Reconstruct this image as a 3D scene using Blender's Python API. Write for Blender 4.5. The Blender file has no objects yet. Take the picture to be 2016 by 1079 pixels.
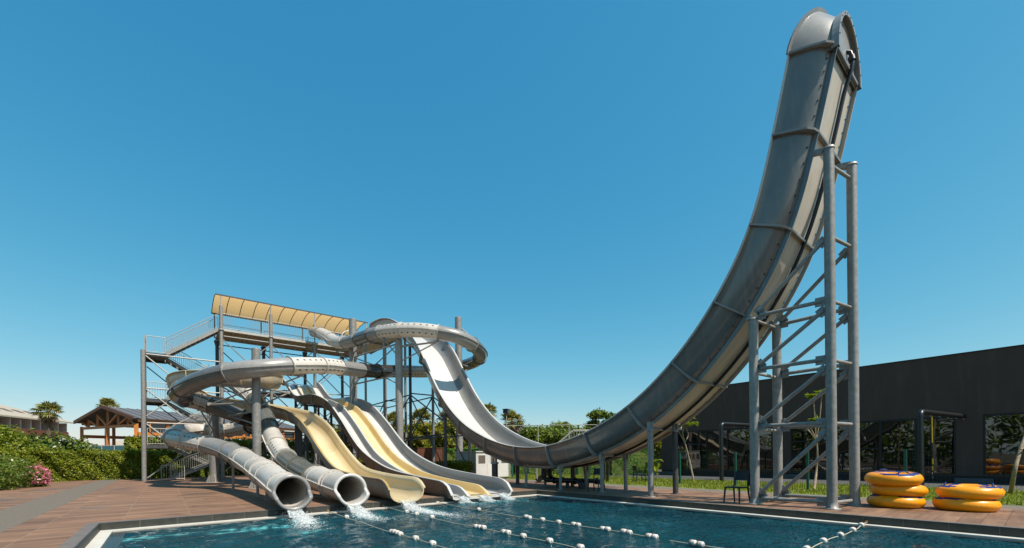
import bpy, math, random
import numpy as np
from mathutils import Vector, Matrix, noise as mnoise

V = Vector
R_ = math.radians
scn = bpy.context.scene
COL = scn.collection

# ------------------------------------------------------------------ camera model (site frame: x along the far
# pool edge, y away from the viewer, pool's far right corner at the origin, z = 0 is the deck)
F, CU, CV, ROLL = 850.0, 1008.0, 900.0, 0.01
YAW = math.atan2(.629, .778)
_c, _s = math.cos(YAW), math.sin(YAW)
CAM = V((-11.31, -12.47, 1.30))


def ray(u, v):
    du, dv = u - CU, v - CV
    a = (du * math.cos(ROLL) - dv * math.sin(ROLL)) / F
    b = (dv * math.cos(ROLL) + du * math.sin(ROLL)) / F
    return V((a * _c + _s, -a * _s + _c, -b))


def P(u, v, d):            # a surveyed point: photo direction and its distance from the camera plane
    return CAM + ray(u, v) * d


def Pz(u, v, z=0.0):
    r = ray(u, v)
    return CAM + r * ((z - CAM.z) / r.z)


# ------------------------------------------------------------------ scene graph helpers
ORIGIN = {}


def tag(o, label=None, cat=None, group=None, kind=None):
    if label: o['label'] = label
    if cat: o['category'] = cat
    if group: o['group'] = group
    if kind: o['kind'] = kind
    return o


def thing(name, label, cat, loc=(0, 0, 0), group=None):
    o = bpy.data.objects.new(name, None)
    o.empty_display_size = .2
    COL.objects.link(o)
    o.location = loc
    ORIGIN[o.name] = V(loc)
    return tag(o, label, cat, group)


def link_mesh(name, me, parent=None, loc=None):
    o = bpy.data.objects.new(name, me)
    COL.objects.link(o)
    if parent is not None:
        o.parent = parent
        ORIGIN[o.name] = ORIGIN.get(parent.name, V((0, 0, 0)))
    else:
        ORIGIN[o.name] = V(loc) if loc is not None else V((0, 0, 0))
        if loc is not None:
            o.location = loc
    return o


def copy_thing(root, loc, label=None, group=None, rotz=None, scale=None):
    r = root.copy(); COL.objects.link(r); r.location = loc
    if rotz is not None: r.rotation_euler.z = rotz
    if scale is not None: r.scale = (scale,) * 3 if not hasattr(scale, '__len__') else scale
    if label: r['label'] = label
    if group: r['group'] = group
    for ch in list(root.children):
        c = ch.copy(); COL.objects.link(c); c.parent = r
        for g in list(ch.children):
            d = g.copy(); COL.objects.link(d); d.parent = c
    return r


class MB:
    """collects shapes (site coordinates) and links them as ONE mesh object"""

    def __init__(self):
        self.v, self.f, self.m, self.s = [], [], [], []

    def grid(self, rows, closed=False, mi=0, smooth=True, flip=False, mis=None):
        n = len(rows[0]); b = len(self.v)
        for r in rows: self.v.extend(r)
        for i in range(len(rows) - 1):
            for j in range(n if closed else n - 1):
                k = (j + 1) % n
                q = (b + i * n + j, b + i * n + k, b + (i + 1) * n + k, b + (i + 1) * n + j)
                self.f.append(q[::-1] if flip else q)
                self.m.append(mis[j] if mis else mi); self.s.append(smooth)

    def poly(self, pts, mi=0, smooth=False):
        b = len(self.v); self.v.extend(pts)
        self.f.append(tuple(range(b, b + len(pts)))); self.m.append(mi); self.s.append(smooth)

    def tube(self, pts, r, seg=12, caps=True, mi=0):
        fr = frames(pts)
        rows = []
        for i, (p, t, a, b) in enumerate(fr):
            rr = r[i] if hasattr(r, '__len__') else r
            rows.append([p + (a * math.cos(w) + b * math.sin(w)) * rr for w in
                         [2 * math.pi * k / seg for k in range(seg)]])
        self.grid(rows, closed=True, mi=mi)
        if caps:
            self.poly(rows[0][::-1], mi); self.poly(rows[-1], mi)

    def box(self, c, size, rot=None, mi=0):
        c = V(c); hx, hy, hz = size[0] / 2, size[1] / 2, size[2] / 2
        ps = [V((x, y, z)) for z in (-hz, hz) for y in (-hy, hy) for x in (-hx, hx)]
        if rot is not None: ps = [rot @ p for p in ps]
        b = len(self.v); self.v.extend([p + c for p in ps])
        for q in ((0, 2, 3, 1), (4, 5, 7, 6), (0, 1, 5, 4), (2, 6, 7, 3), (0, 4, 6, 2), (1, 3, 7, 5)):
            self.f.append(tuple(b + i for i in q)); self.m.append(mi); self.s.append(False)

    def span(self, lo, hi, mi=0):
        lo, hi = V(lo), V(hi)
        self.box((lo + hi) / 2, hi - lo, None, mi)

    def beam(self, p0, p1, w, h, mi=0, up=V((0, 0, 1))):
        p0, p1 = V(p0), V(p1); t = (p1 - p0); L = t.length; t.normalize()
        a = t.cross(up)
        if a.length < 1e-4: a = t.cross(V((0, 1, 0)))
        a.normalize(); b = a.cross(t)
        M = Matrix((t, a, b)).transposed()
        self.box((p0 + p1) / 2, (L, w, h), M, mi)

    def disc(self, c, n, r, seg=8, th=0.0, mi=0):
        c, n = V(c), V(n).normalized()
        a = n.orthogonal().normalized(); b = n.cross(a)
        ring = [c + (a * math.cos(w) + b * math.sin(w)) * r for w in [2 * math.pi * k / seg for k in range(seg)]]
        if th:
            top = [p + n * th for p in ring]
            self.grid([ring, top], closed=True, mi=mi, smooth=False)
            self.poly(top, mi)
        else:
            self.poly(ring, mi)

    def lathe(self, prof, c=(0, 0, 0), seg=16, mi=0, axis='z'):
        c = V(c); rows = []
        for r, z in prof:
            if axis == 'z':
                rows.append([c + V((r * math.cos(w), r * math.sin(w), z)) for w in [2 * math.pi * k / seg for k in range(seg)]])
            elif axis == 'y':
                rows.append([c + V((r * math.cos(w), z, r * math.sin(w))) for w in [2 * math.pi * k / seg for k in range(seg)]])
            else:
                rows.append([c + V((z, r * math.cos(w), r * math.sin(w))) for w in [2 * math.pi * k / seg for k in range(seg)]])
        self.grid(rows, closed=True, mi=mi)

    def build(self, name, mats, parent=None, label=None, loc=None):
        if not self.v: return None
        off = ORIGIN.get(parent.name, V((0, 0, 0))) if parent is not None else (V(loc) if loc is not None else V((0, 0, 0)))
        me = bpy.data.meshes.new(name)
        me.from_pydata([tuple(V(p) - off) for p in self.v], [], self.f)
        for m in (mats if isinstance(mats, (list, tuple)) else [mats]): me.materials.append(m)
        me.polygons.foreach_set('material_index', self.m)
        me.polygons.foreach_set('use_smooth', self.s)
        me.validate(); me.update()
        o = link_mesh(name, me, parent, loc)
        if label: o['label'] = label
        return o


def frames(pts):
    pts = [V(p) for p in pts]
    out = []; a = None
    for i, p in enumerate(pts):
        t = (pts[min(i + 1, len(pts) - 1)] - pts[max(i - 1, 0)]).normalized()
        if a is None:
            up = V((0, 0, 1)) if abs(t.z) < .95 else V((1, 0, 0))
            a = t.cross(up).normalized()
        else:
            a = (a - t * a.dot(t)).normalized()
        out.append((p, t, a, a.cross(t).normalized() * -1 if False else t.cross(a) * -1))
    return out


def flat_frames(pts):
    """frames whose side vector stays level: (point, tangent, side to the right, up)"""
    pts = [V(p) for p in pts]; out = []
    for i, p in enumerate(pts):
        t = (pts[min(i + 1, len(pts) - 1)] - pts[max(i - 1, 0)]).normalized()
        a = t.cross(V((0, 0, 1))).normalized()
        out.append((p, t, a, a.cross(t).normalized()))
    return out


def spline(ctrl, step=.25, close=False):
    c = [V(p) for p in ctrl]; n = len(c); pts = []; par = []
    for i in range(n - 1):
        p0, p1, p2, p3 = c[max(i - 1, 0)], c[i], c[i + 1], c[min(i + 2, n - 1)]
        k = max(1, int((p2 - p1).length / step))
        for j in range(k):
            t = j / k
            # centripetal-ish catmull rom
            pts.append(.5 * ((2 * p1) + (p2 - p0) * t + (2 * p0 - 5 * p1 + 4 * p2 - p3) * t * t + (3 * p1 - p0 - 3 * p2 + p3) * t ** 3))
            par.append(i + t)
    pts.append(c[-1]); par.append(n - 1.0)
    return pts, par


def smooth_pts(pts, it=3):
    pts = [p.copy() for p in pts]
    for _ in range(it):
        q = [p.copy() for p in pts]
        for i in range(1, len(pts) - 1):
            q[i] = (pts[i - 1] + pts[i] * 2 + pts[i + 1]) / 4
        pts = q
    return pts


# ------------------------------------------------------------------ materials
def nt(m):
    m.use_nodes = True
    return m.node_tree.nodes, m.node_tree.links, m.node_tree.nodes['Principled BSDF']


ALB = .80


def mat(name, col, rough=.5, metal=0.0, col2=None, scale=4.0, bump=0.0, bscale=40.0, coat=0.0, spec=.5, stretch=None, lo=.35, hi=.7, dirt=None):
    m = bpy.data.materials.new(name); N, L, b = nt(m)
    b.inputs['Roughness'].default_value = rough; b.inputs['Metallic'].default_value = metal
    b.inputs['Specular IOR Level'].default_value = spec
    b.inputs['Coat Weight'].default_value = coat; b.inputs['Coat Roughness'].default_value = .12
    tc = N.new('ShaderNodeTexCoord'); mp = N.new('ShaderNodeMapping'); L.new(tc.outputs['Object'], mp.inputs['Vector'])
    if stretch: mp.inputs['Scale'].default_value = stretch
    if col2 is None: col2 = tuple(min(1, x * .8) for x in col)
    col = tuple(x * ALB for x in col); col2 = tuple(x * ALB for x in col2)
    if dirt: dirt = (tuple(x * ALB for x in dirt[0]),) + tuple(dirt[1:])
    nz = N.new('ShaderNodeTexNoise'); nz.inputs['Scale'].default_value = scale; nz.inputs['Detail'].default_value = 6; nz.inputs['Roughness'].default_value = .65
    L.new(mp.outputs[0], nz.inputs['Vector'])
    cr = N.new('ShaderNodeValToRGB'); cr.color_ramp.elements[0].position = lo; cr.color_ramp.elements[1].position = hi
    cr.color_ramp.elements[0].color = (*col2, 1); cr.color_ramp.elements[1].color = (*col, 1)
    L.new(nz.outputs['Fac'], cr.inputs[0])
    out = cr.outputs[0]
    if dirt:
        n2 = N.new('ShaderNodeTexNoise'); n2.inputs['Scale'].default_value = dirt[1]; n2.inputs['Detail'].default_value = 8
        m2 = N.new('ShaderNodeMapping'); m2.inputs['Scale'].default_value = dirt[2]; L.new(tc.outputs['Object'], m2.inputs['Vector']); L.new(m2.outputs[0], n2.inputs['Vector'])
        r2 = N.new('ShaderNodeValToRGB'); r2.color_ramp.elements[0].position = .52; r2.color_ramp.elements[1].position = .72
        L.new(n2.outputs['Fac'], r2.inputs[0])
        mx = N.new('ShaderNodeMixRGB'); mx.inputs[2].default_value = (*dirt[0], 1)
        mul = N.new('ShaderNodeMath'); mul.operation = 'MULTIPLY'; mul.inputs[1].default_value = dirt[3]
        L.new(r2.outputs[0], mul.inputs[0]); L.new(mul.outputs[0], mx.inputs[0]); L.new(out, mx.inputs[1]); out = mx.outputs[0]
    oi = N.new('ShaderNodeObjectInfo'); vr = N.new('ShaderNodeMapRange'); vr.inputs['To Min'].default_value = .90; vr.inputs['To Max'].default_value = 1.08   # no two castings share a tone
    L.new(oi.outputs['Random'], vr.inputs['Value']); vm = N.new('ShaderNodeVectorMath'); vm.operation = 'SCALE'
    L.new(out, vm.inputs[0]); L.new(vr.outputs[0], vm.inputs['Scale']); out = vm.outputs[0]
    L.new(out, b.inputs['Base Color'])
    rm = N.new('ShaderNodeMapRange'); rm.inputs['To Min'].default_value = max(0.02, rough - .08); rm.inputs['To Max'].default_value = min(1, rough + .1)
    L.new(nz.outputs['Fac'], rm.inputs['Value']); L.new(rm.outputs[0], b.inputs['Roughness'])
    if bump:
        n3 = N.new('ShaderNodeTexNoise'); n3.inputs['Scale'].default_value = bscale; n3.inputs['Detail'].default_value = 4; L.new(mp.outputs[0], n3.inputs['Vector'])
        bp = N.new('ShaderNodeBump'); bp.inputs['Strength'].default_value = bump; bp.inputs['Distance'].default_value = .02
        L.new(n3.outputs['Fac'], bp.inputs['Height']); L.new(bp.outputs[0], b.inputs['Normal'])
    return m


def leaf_mat(name, cols, transl=.25, rough=.45):
    m = bpy.data.materials.new(name); N, L, b = nt(m)
    g = N.new('ShaderNodeNewGeometry'); cr = N.new('ShaderNodeValToRGB')
    while len(cr.color_ramp.elements) < len(cols): cr.color_ramp.elements.new(.5)
    for i, c in enumerate(cols):
        cr.color_ramp.elements[i].position = i / (len(cols) - 1); cr.color_ramp.elements[i].color = (*[x * .98 for x in c], 1)
    L.new(g.outputs['Random Per Island'], cr.inputs[0]); L.new(cr.outputs[0], b.inputs['Base Color'])
    b.inputs['Roughness'].default_value = rough; b.inputs['Specular IOR Level'].default_value = .35
    tr = N.new('ShaderNodeBsdfTranslucent'); mx = N.new('ShaderNodeMixShader'); mx.inputs[0].default_value = transl
    mc = N.new('ShaderNodeMixRGB'); mc.blend_type = 'MULTIPLY'; mc.inputs[0].default_value = 1; mc.inputs[2].default_value = (1.0, 1.0, .5, 1)
    L.new(cr.outputs[0], mc.inputs[1]); L.new(mc.outputs[0], tr.inputs['Color'])
    o = N['Material Output']; L.new(b.outputs[0], mx.inputs[1]); L.new(tr.outputs[0], mx.inputs[2]); L.new(mx.outputs[0], o.inputs['Surface'])
    return m


M = {}
M['steel'] = mat('galvanised_steel', (.40, .385, .36), .5, .2, (.26, .25, .235), 9, .12, 60, dirt=((.27, .23, .18), 3, (3, 3, .4), .5))
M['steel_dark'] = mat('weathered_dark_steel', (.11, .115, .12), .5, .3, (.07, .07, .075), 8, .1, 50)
M['rail'] = mat('railing_steel', (.60, .57, .52), .45, .2, (.44, .42, .38), 8)
M['gel_dark'] = mat('dark_grey_gelcoat', (.205, .20, .195), .24, 0, (.16, .156, .15), 1.2, .03, 25, coat=.5, dirt=((.30, .29, .27), 3.0, (.5, 3, .35), .35))
M['gel_mid'] = mat('mid_grey_gelcoat', (.34, .33, .315), .34, 0, (.28, .27, .26), 1.4, .03, 25, coat=.12, dirt=((.22, .21, .19), 2.5, (2.5, 2.5, .5), .4))
M['gel_light'] = mat('pale_grey_gelcoat', (.66, .61, .55), .42, 0, (.58, .535, .48), 1.6, .03, 25, coat=.1, dirt=((.38, .34, .28), 2.5, (2.5, 2.5, .5), .45))
M['gel_black'] = mat('charcoal_gelcoat', (.05, .047, .045), .22, 0, (.036, .034, .033), 1.4, .03, 25, coat=.4)
M['gel_slate'] = mat('slate_gelcoat', (.17, .165, .16), .22, 0, (.135, .13, .127), 1.4, .03, 25, coat=.3, dirt=((.1, .095, .088), 2.2, (2.5, 2.5, .5), .4))
M['gel_beige'] = mat('beige_flume_shell', (.60, .50, .36), .4, 0, (.52, .43, .30), 1.4, .03, 25, dirt=((.36, .28, .18), 2.2, (2.5, 2.5, .5), .5))
M['gel_olive'] = mat('olive_grey_gelcoat', (.17, .17, .145), .25, 0, (.13, .13, .11), 1.4, .03, 25, coat=.4, dirt=((.1, .095, .08), 2.5, (2.5, 2.5, .5), .5))
M['gel_white'] = mat('white_gelcoat', (.72, .70, .665), .28, 0, (.675, .655, .62), 1.0, .02, 20, coat=.3, dirt=((.60, .56, .48), 1.2, (3, .3, .3), .3))
M['gel_cream'] = mat('cream_gelcoat', (.84, .69, .42), .28, 0, (.79, .63, .36), 1.0, .02, 20, coat=.3, dirt=((.66, .48, .24), 1.2, (3, .3, .3), .35))
M['gel_cream_shade'] = mat('shaded_cream_gelcoat', (.60, .40, .13), .3, 0, (.53, .345, .105), 1.0, .02, 20, coat=.3)  # cream darkened to tan: shade of the unlit walls put into the colour
M['gel_wall'] = mat('grey_flume_wall', (.25, .245, .235), .28, 0, (.21, .205, .195), 1.2, .02, 20, coat=.3, dirt=((.25, .235, .21), 1.4, (3, .4, .4), .4))
M['lane_wall_shade'] = mat('shaded_grey_lane_wall', (.175, .17, .16), .3, 0, (.145, .14, .13), 1.2, .02, 20, coat=.2, dirt=((.12, .11, .10), 1.2, (3, .3, .3), .4))  # grey lowered further so the self-shaded lane walls look unlit
M['wood_dark'] = mat('dark_brown_board', (.22, .09, .04), .6, 0, (.15, .06, .028), 3, .1, 40)
M['gel_under'] = mat('raw_flume_underside', (.40, .37, .32), .5, 0, (.30, .27, .23), 1.6, .1, 30, dirt=((.20, .17, .13), 3, (2.5, .6, .6), .6))
M['panel'] = mat('pale_back_panel', (.66, .59, .49), .42, 0, (.57, .50, .41), 1.0, .04, 30, dirt=((.40, .34, .26), 2.2, (3, .5, .35), .6))
M['bolt'] = mat('dark_bolt', (.05, .048, .045), .5, .4)
M['hole'] = mat('vent_hole', (.16, .125, .06), .6, 0, (.09, .07, .035), 20)
M['canvas'] = mat('tan_canvas', (.62, .46, .25), .8, 0, (.55, .40, .21), 2, .05, 80)
_n, _l, _b = nt(M['canvas']); _t = _n.new('ShaderNodeBsdfTranslucent'); _t.inputs['Color'].default_value = (.72, .47, .21, 1)
_x = _n.new('ShaderNodeMixShader'); _x.inputs[0].default_value = .5; _l.new(_b.outputs[0], _x.inputs[1]); _l.new(_t.outputs[0], _x.inputs[2]); _l.new(_x.outputs[0], _n['Material Output'].inputs['Surface'])
M['plank_under'] = mat('deck_boards', (.55, .42, .25), .7, 0, (.42, .31, .18), 3, .1, 30, stretch=(1, 8, 1))
M['black_steel'] = mat('black_painted_steel', (.022, .022, .023), .35, .1, (.015, .015, .015), 5)
M['plastic_black'] = mat('black_plastic', (.018, .02, .026), .4, 0, (.012, .013, .018), 5)
M['navy'] = mat('navy_plastic', (.011, .014, .028), .5, 0, (.008, .01, .02), 5)
M['white_paint'] = mat('white_paint', (.78, .77, .74), .5, 0, (.70, .69, .66), 2, .03, 30, dirt=((.5, .46, .4), 2.5, (3, 3, .4), .4))
M['cabin_grey'] = mat('cabin_louvre', (.22, .17, .14), .6)
M['rust'] = mat('rust_brown_steel', (.22, .075, .035), .65, .1, (.15, .05, .025), 4, .08, 50)
M['wood_red'] = mat('red_brown_timber', (.72, .25, .065), .5, 0, (.52, .16, .042), 3, .1, 40, stretch=(1, 1, 1))
M['wood_gold'] = mat('golden_timber', (.75, .28, .05), .5, 0, (.58, .19, .03), 3, .1, 40)
M['slate'] = mat('slate_roof', (.16, .16, .17), .7, 0, (.11, .11, .12), 6, .2, 30)
M['beige_roof'] = mat('beige_roof', (.50, .43, .34), .8, 0, (.42, .36, .28), 3, .1, 30)
M['plaster'] = mat('pink_plaster', (.70, .57, .50), .85, 0, (.62, .50, .44), 2, .05, 30)
M['dark_glass'] = mat('dark_glass', (.02, .025, .03), .06, 0, (.015, .02, .025), 2, spec=.8)
M['charcoal'] = mat('charcoal_render', (.112, .066, .050), .85, 0, (.090, .053, .040), 1.2, .15, 120, dirt=((.14, .09, .07), 2, (1, 2, .25), .5))
M['charcoal_trim'] = mat('charcoal_trim', (.012, .012, .012), .45, .1)
M['plinth'] = mat('grey_block', (.13, .13, .14), .8, 0, (.10, .10, .11), 6, .1, 50)
M['asphalt'] = mat('asphalt', (.10, .098, .095), .9, 0, (.07, .068, .066), 30, .3, 200)
M['paving'] = mat('grey_paving', (.205, .168, .128), .9, 0, (.155, .127, .097), 12, .2, 150)
M['soil'] = mat('soil', (.16, .12, .07), .95, 0, (.09, .075, .045), 2, .3, 40)
M['turf'] = mat('turf', (.22, .27, .05), .95, 0, (.13, .17, .03), 6, .5, 90)
M['grout'] = mat('pale_grout', (.24, .21, .17), .8)
M['curb'] = mat('slate_curb', (.060, .062, .050), .5, 0, (.026, .027, .023), 5, .2, 60, lo=.3, hi=.75)
M['curb_top'] = mat('slate_curb_top', (.20, .165, .14), .6, 0, (.14, .115, .10), 5, .2, 60)
M['ledge'] = mat('white_ledge', (.78, .74, .66), .6, 0, (.68, .64, .56), 4, .05, 60)
M['pool_tile'] = mat('dark_pool_tile', (.03, .035, .036), .25, 0, (.018, .022, .024), 6, .1, 60)
M['ring_yellow'] = mat('yellow_vinyl', (1.0, .40, .004), .36, 0, (.95, .35, .003), 3, .03, 30, coat=.08, spec=.4)
M['ring_blue'] = mat('blue_vinyl', (.003, .035, .20), .45, 0, (.003, .028, .17), 3, coat=.0, spec=.25)
M['float_white'] = mat('white_float_plastic', (.80, .78, .74), .45, 0, (.66, .62, .56), 12)
M['float_tan'] = mat('tan_float_plastic', (.46, .27, .20), .55, 0, (.36, .2, .14), 12)
M['rope'] = mat('pale_rope', (.50, .48, .38), .8, 0, (.34, .33, .25), 40)
M['brass'] = mat('brass_anchor', (.45, .25, .10), .5, .3)
M['fence_green'] = mat('green_fence_paint', (.015, .13, .09), .45, 0, (.012, .10, .07), 6)
M['mesh_dark'] = mat('dark_green_wire', (.03, .045, .042), .5, .2)
M['court_cream'] = mat('cream_fence_paint', (.42, .42, .33), .6)
M['yellow_strap'] = mat('yellow_strap', (.75, .50, .01), .6)
M['red_paint'] = mat('red_paint', (.5, .03, .02), .4)
M['bark'] = mat('bark', (.30, .23, .15), .9, 0, (.19, .14, .09), 8, .5, 60, stretch=(1, 1, .4))
M['bark_pale'] = mat('pale_bark', (.42, .33, .22), .9, 0, (.28, .21, .13), 10, .4, 60)
M['palm_bark'] = mat('palm_bark', (.20, .15, .10), .95, 0, (.12, .09, .06), 10, .5, 40, stretch=(1, 1, 4))
M['turq'] = mat('turquoise_glass', (.03, .16, .20), .1, 0, (.02, .12, .16), 3, spec=.7)

M['leaf_hedge'] = leaf_mat('hedge_leaf', [(.05, .085, .006), (.135, .19, .010), (.23, .27, .014), (.36, .34, .03)], .35)
M['leaf_big'] = leaf_mat('broad_dark_leaf', [(.030, .062, .010), (.065, .115, .014), (.11, .16, .018), (.19, .22, .03)], .25, .35)
M['leaf_ole'] = leaf_mat('oleander_leaf', [(.05, .09, .012), (.10, .16, .02), (.16, .22, .03), (.26, .29, .06)], .3)
M['leaf_tree'] = leaf_mat('tree_leaf', [(.04, .08, .008), (.095, .15, .012), (.15, .21, .016), (.23, .26, .025)], .3)
M['leaf_ivy'] = leaf_mat('ivy_leaf', [(.085, .13, .008), (.18, .23, .012), (.29, .29, .015), (.42, .25, .025)], .35)
M['leaf_lime'] = leaf_mat('lime_leaf', [(.13, .20, .010), (.20, .27, .012), (.30, .32, .02)], .35)
M['leaf_palm'] = leaf_mat('palm_leaf', [(.07, .10, .014), (.15, .17, .022), (.28, .25, .07), (.44, .31, .16)], .2)
M['leaf_dead'] = leaf_mat('dead_palm_leaf', [(.16, .10, .05), (.26, .17, .09), (.36, .26, .16)], .1, .7)
M['flower_pink'] = leaf_mat('pink_flower', [(.60, .08, .18), (.75, .22, .34), (.80, .40, .48)], .3)
M['flower_white'] = leaf_mat('white_flower', [(.75, .68, .55), (.8, .75, .65)], .3)
M['grass'] = leaf_mat('grass_blade', [(.12, .18, .012), (.20, .27, .016), (.30, .34, .025), (.38, .36, .07)], .45)
M['fake_hedge'] = leaf_mat('artificial_hedge', [(.07, .19, .025), (.12, .29, .04), (.20, .38, .06)], .2, .5)


def plank_mat():
    m = bpy.data.materials.new('deck_planks'); N, L, b = nt(m)
    tc = N.new('ShaderNodeTexCoord')
    br = N.new('ShaderNodeTexBrick'); br.inputs['Scale'].default_value = 1.0
    br.offset = 0.0
    br.inputs['Brick Width'].default_value = 1.2; br.inputs['Row Height'].default_value = .30
    br.inputs['Mortar Size'].default_value = .006; br.inputs['Bias'].default_value = 0
    br.inputs['Color1'].default_value = (.29, .168, .100, 1); br.inputs['Color2'].default_value = (.190, .106, .063, 1)
    br.inputs['Mortar'].default_value = (.095, .052, .034, 1)
    L.new(tc.outputs['Object'], br.inputs['Vector'])
    mp = N.new('ShaderNodeMapping'); mp.inputs['Scale'].default_value = (.35, 2.4, 1); L.new(tc.outputs['Object'], mp.inputs['Vector'])
    nz = N.new('ShaderNodeTexNoise'); nz.inputs['Scale'].default_value = 1.6; nz.inputs['Detail'].default_value = 8; nz.inputs['Roughness'].default_value = .7
    L.new(mp.outputs[0], nz.inputs['Vector'])
    cr = N.new('ShaderNodeValToRGB'); cr.color_ramp.elements[0].position = .3; cr.color_ramp.elements[0].color = (.45, .42, .40, 1)
    cr.color_ramp.elements[1].position = .72; cr.color_ramp.elements[1].color = (1.25, 1.2, 1.15, 1)
    L.new(nz.outputs['Fac'], cr.inputs[0])
    mx = N.new('ShaderNodeMixRGB'); mx.blend_type = 'MULTIPLY'; mx.inputs[0].default_value = 1
    L.new(br.outputs[0], mx.inputs[1]); L.new(cr.outputs[0], mx.inputs[2])
    # broad wear
    n2 = N.new('ShaderNodeTexNoise'); n2.inputs['Scale'].default_value = .5; n2.inputs['Detail'].default_value = 5; L.new(tc.outputs['Object'], n2.inputs['Vector'])
    r2 = N.new('ShaderNodeValToRGB'); r2.color_ramp.elements[0].position = .35; r2.color_ramp.elements[0].color = (.88, .87, .86, 1); r2.color_ramp.elements[1].position = .7; r2.color_ramp.elements[1].color = (1.08, 1.06, 1.04, 1)
    L.new(n2.outputs['Fac'], r2.inputs[0])
    m3 = N.new('ShaderNodeMixRGB'); m3.blend_type = 'MULTIPLY'; m3.inputs[0].default_value = 1; L.new(mx.outputs[0], m3.inputs[1]); L.new(r2.outputs[0], m3.inputs[2])
    # continuous pale joints every 1.2 m
    sx = N.new('ShaderNodeSeparateXYZ'); L.new(tc.outputs['Object'], sx.inputs[0])
    md = N.new('ShaderNodeMath'); md.operation = 'PINGPONG'; md.inputs[1].default_value = .6; L.new(sx.outputs[0], md.inputs[0])
    lt = N.new('ShaderNodeMath'); lt.operation = 'LESS_THAN'; lt.inputs[1].default_value = .0045; L.new(md.outputs[0], lt.inputs[0])
    m4 = N.new('ShaderNodeMixRGB'); m4.inputs[2].default_value = (.29, .20, .13, 1); L.new(lt.outputs[0], m4.inputs[0]); L.new(m3.outputs[0], m4.inputs[1])
    L.new(m4.outputs[0], b.inputs['Base Color'])
    nw = N.new('ShaderNodeTexNoise'); nw.inputs['Scale'].default_value = .42; nw.inputs['Detail'].default_value = 5; nw.inputs['Roughness'].default_value = .6; L.new(tc.outputs['Object'], nw.inputs['Vector'])
    rw = N.new('ShaderNodeValToRGB'); rw.color_ramp.elements[0].position = .58; rw.color_ramp.elements[1].position = .63; L.new(nw.outputs['Fac'], rw.inputs[0])
    m5 = N.new('ShaderNodeMixRGB'); m5.blend_type = 'MULTIPLY'; m5.inputs[2].default_value = (.8, .79, .79, 1); L.new(rw.outputs[0], m5.inputs[0]); L.new(m4.outputs[0], m5.inputs[1]); L.new(m5.outputs[0], b.inputs['Base Color'])
    mr = N.new('ShaderNodeMapRange'); mr.inputs['To Min'].default_value = .72; mr.inputs['To Max'].default_value = .36; L.new(rw.outputs[0], mr.inputs['Value']); L.new(mr.outputs[0], b.inputs['Roughness'])
    bp = N.new('ShaderNodeBump'); bp.inputs['Strength'].default_value = .35; bp.inputs['Distance'].default_value = .01
    L.new(nz.outputs['Fac'], bp.inputs['Height']); L.new(bp.outputs[0], b.inputs['Normal'])
    return m


M['deck'] = plank_mat()


def window_mat():
    m = bpy.data.materials.new('window_glass'); N, L, b = nt(m)
    b.inputs['Base Color'].default_value = (.004, .004, .004, 1); b.inputs['Roughness'].default_value = .015
    b.inputs['IOR'].default_value = 2.0; b.inputs['Specular IOR Level'].default_value = .5
    tc = N.new('ShaderNodeTexCoord'); nz = N.new('ShaderNodeTexNoise'); nz.inputs['Scale'].default_value = .9; nz.inputs['Detail'].default_value = 1
    L.new(tc.outputs['Object'], nz.inputs['Vector'])
    bp = N.new('ShaderNodeBump'); bp.inputs['Strength'].default_value = .10; bp.inputs['Distance'].default_value = .05
    L.new(nz.outputs['Fac'], bp.inputs['Height']); L.new(bp.outputs[0], b.inputs['Normal'])
    return m


M['window'] = window_mat()


def water_mat():
    m = bpy.data.materials.new('pool_water'); N, L, b = nt(m)
    tc = N.new('ShaderNodeTexCoord')
    nz = N.new('ShaderNodeTexNoise'); nz.inputs['Scale'].default_value = .35; nz.inputs['Detail'].default_value = 4
    L.new(tc.outputs['Object'], nz.inputs['Vector'])
    cr = N.new('ShaderNodeValToRGB'); cr.color_ramp.elements[0].position = .35; cr.color_ramp.elements[0].color = (.0015, .028, .041, 1)
    cr.color_ramp.elements[1].position = .7; cr.color_ramp.elements[1].color = (.003, .060, .081, 1)
    L.new(nz.outputs['Fac'], cr.inputs[0])
    aa = N.new('ShaderNodeAttribute'); aa.attribute_name = 'aeration'
    mx = N.new('ShaderNodeMixRGB'); mx.inputs[2].default_value = (.13, .50, .52, 1); L.new(aa.outputs['Fac'], mx.inputs[0]); L.new(cr.outputs[0], mx.inputs[1])
    L.new(mx.outputs[0], b.inputs['Base Color']); b.inputs['Specular IOR Level'].default_value = .46
    b.inputs['Roughness'].default_value = .03; b.inputs['IOR'].default_value = 1.333
    mp = N.new('ShaderNodeMapping'); mp.inputs['Rotation'].default_value = (0, 0, .65); mp.inputs['Scale'].default_value = (.55, 1.2, 1); L.new(tc.outputs['Object'], mp.inputs['Vector'])
    n1 = N.new('ShaderNodeTexNoise'); n1.inputs['Scale'].default_value = 6; n1.inputs['Detail'].default_value = 3; n1.inputs['Distortion'].default_value = 1.2
    L.new(mp.outputs[0], n1.inputs['Vector'])
    n2 = N.new('ShaderNodeTexNoise'); n2.inputs['Scale'].default_value = 17; n2.inputs['Detail'].default_value = 3; n2.inputs['Distortion'].default_value = .8
    L.new(mp.outputs[0], n2.inputs['Vector'])
    ad = N.new('ShaderNodeMath'); ad.operation = 'MULTIPLY_ADD'; ad.inputs[1].default_value = .6; L.new(n2.outputs['Fac'], ad.inputs[0]); L.new(n1.outputs['Fac'], ad.inputs[2])
    bp = N.new('ShaderNodeBump'); bp.inputs['Strength'].default_value = 1.0; bp.inputs['Distance'].default_value = .15
    L.new(ad.outputs[0], bp.inputs['Height']); L.new(bp.outputs[0], b.inputs['Normal'])
    return m


M['water'] = water_mat()


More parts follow.
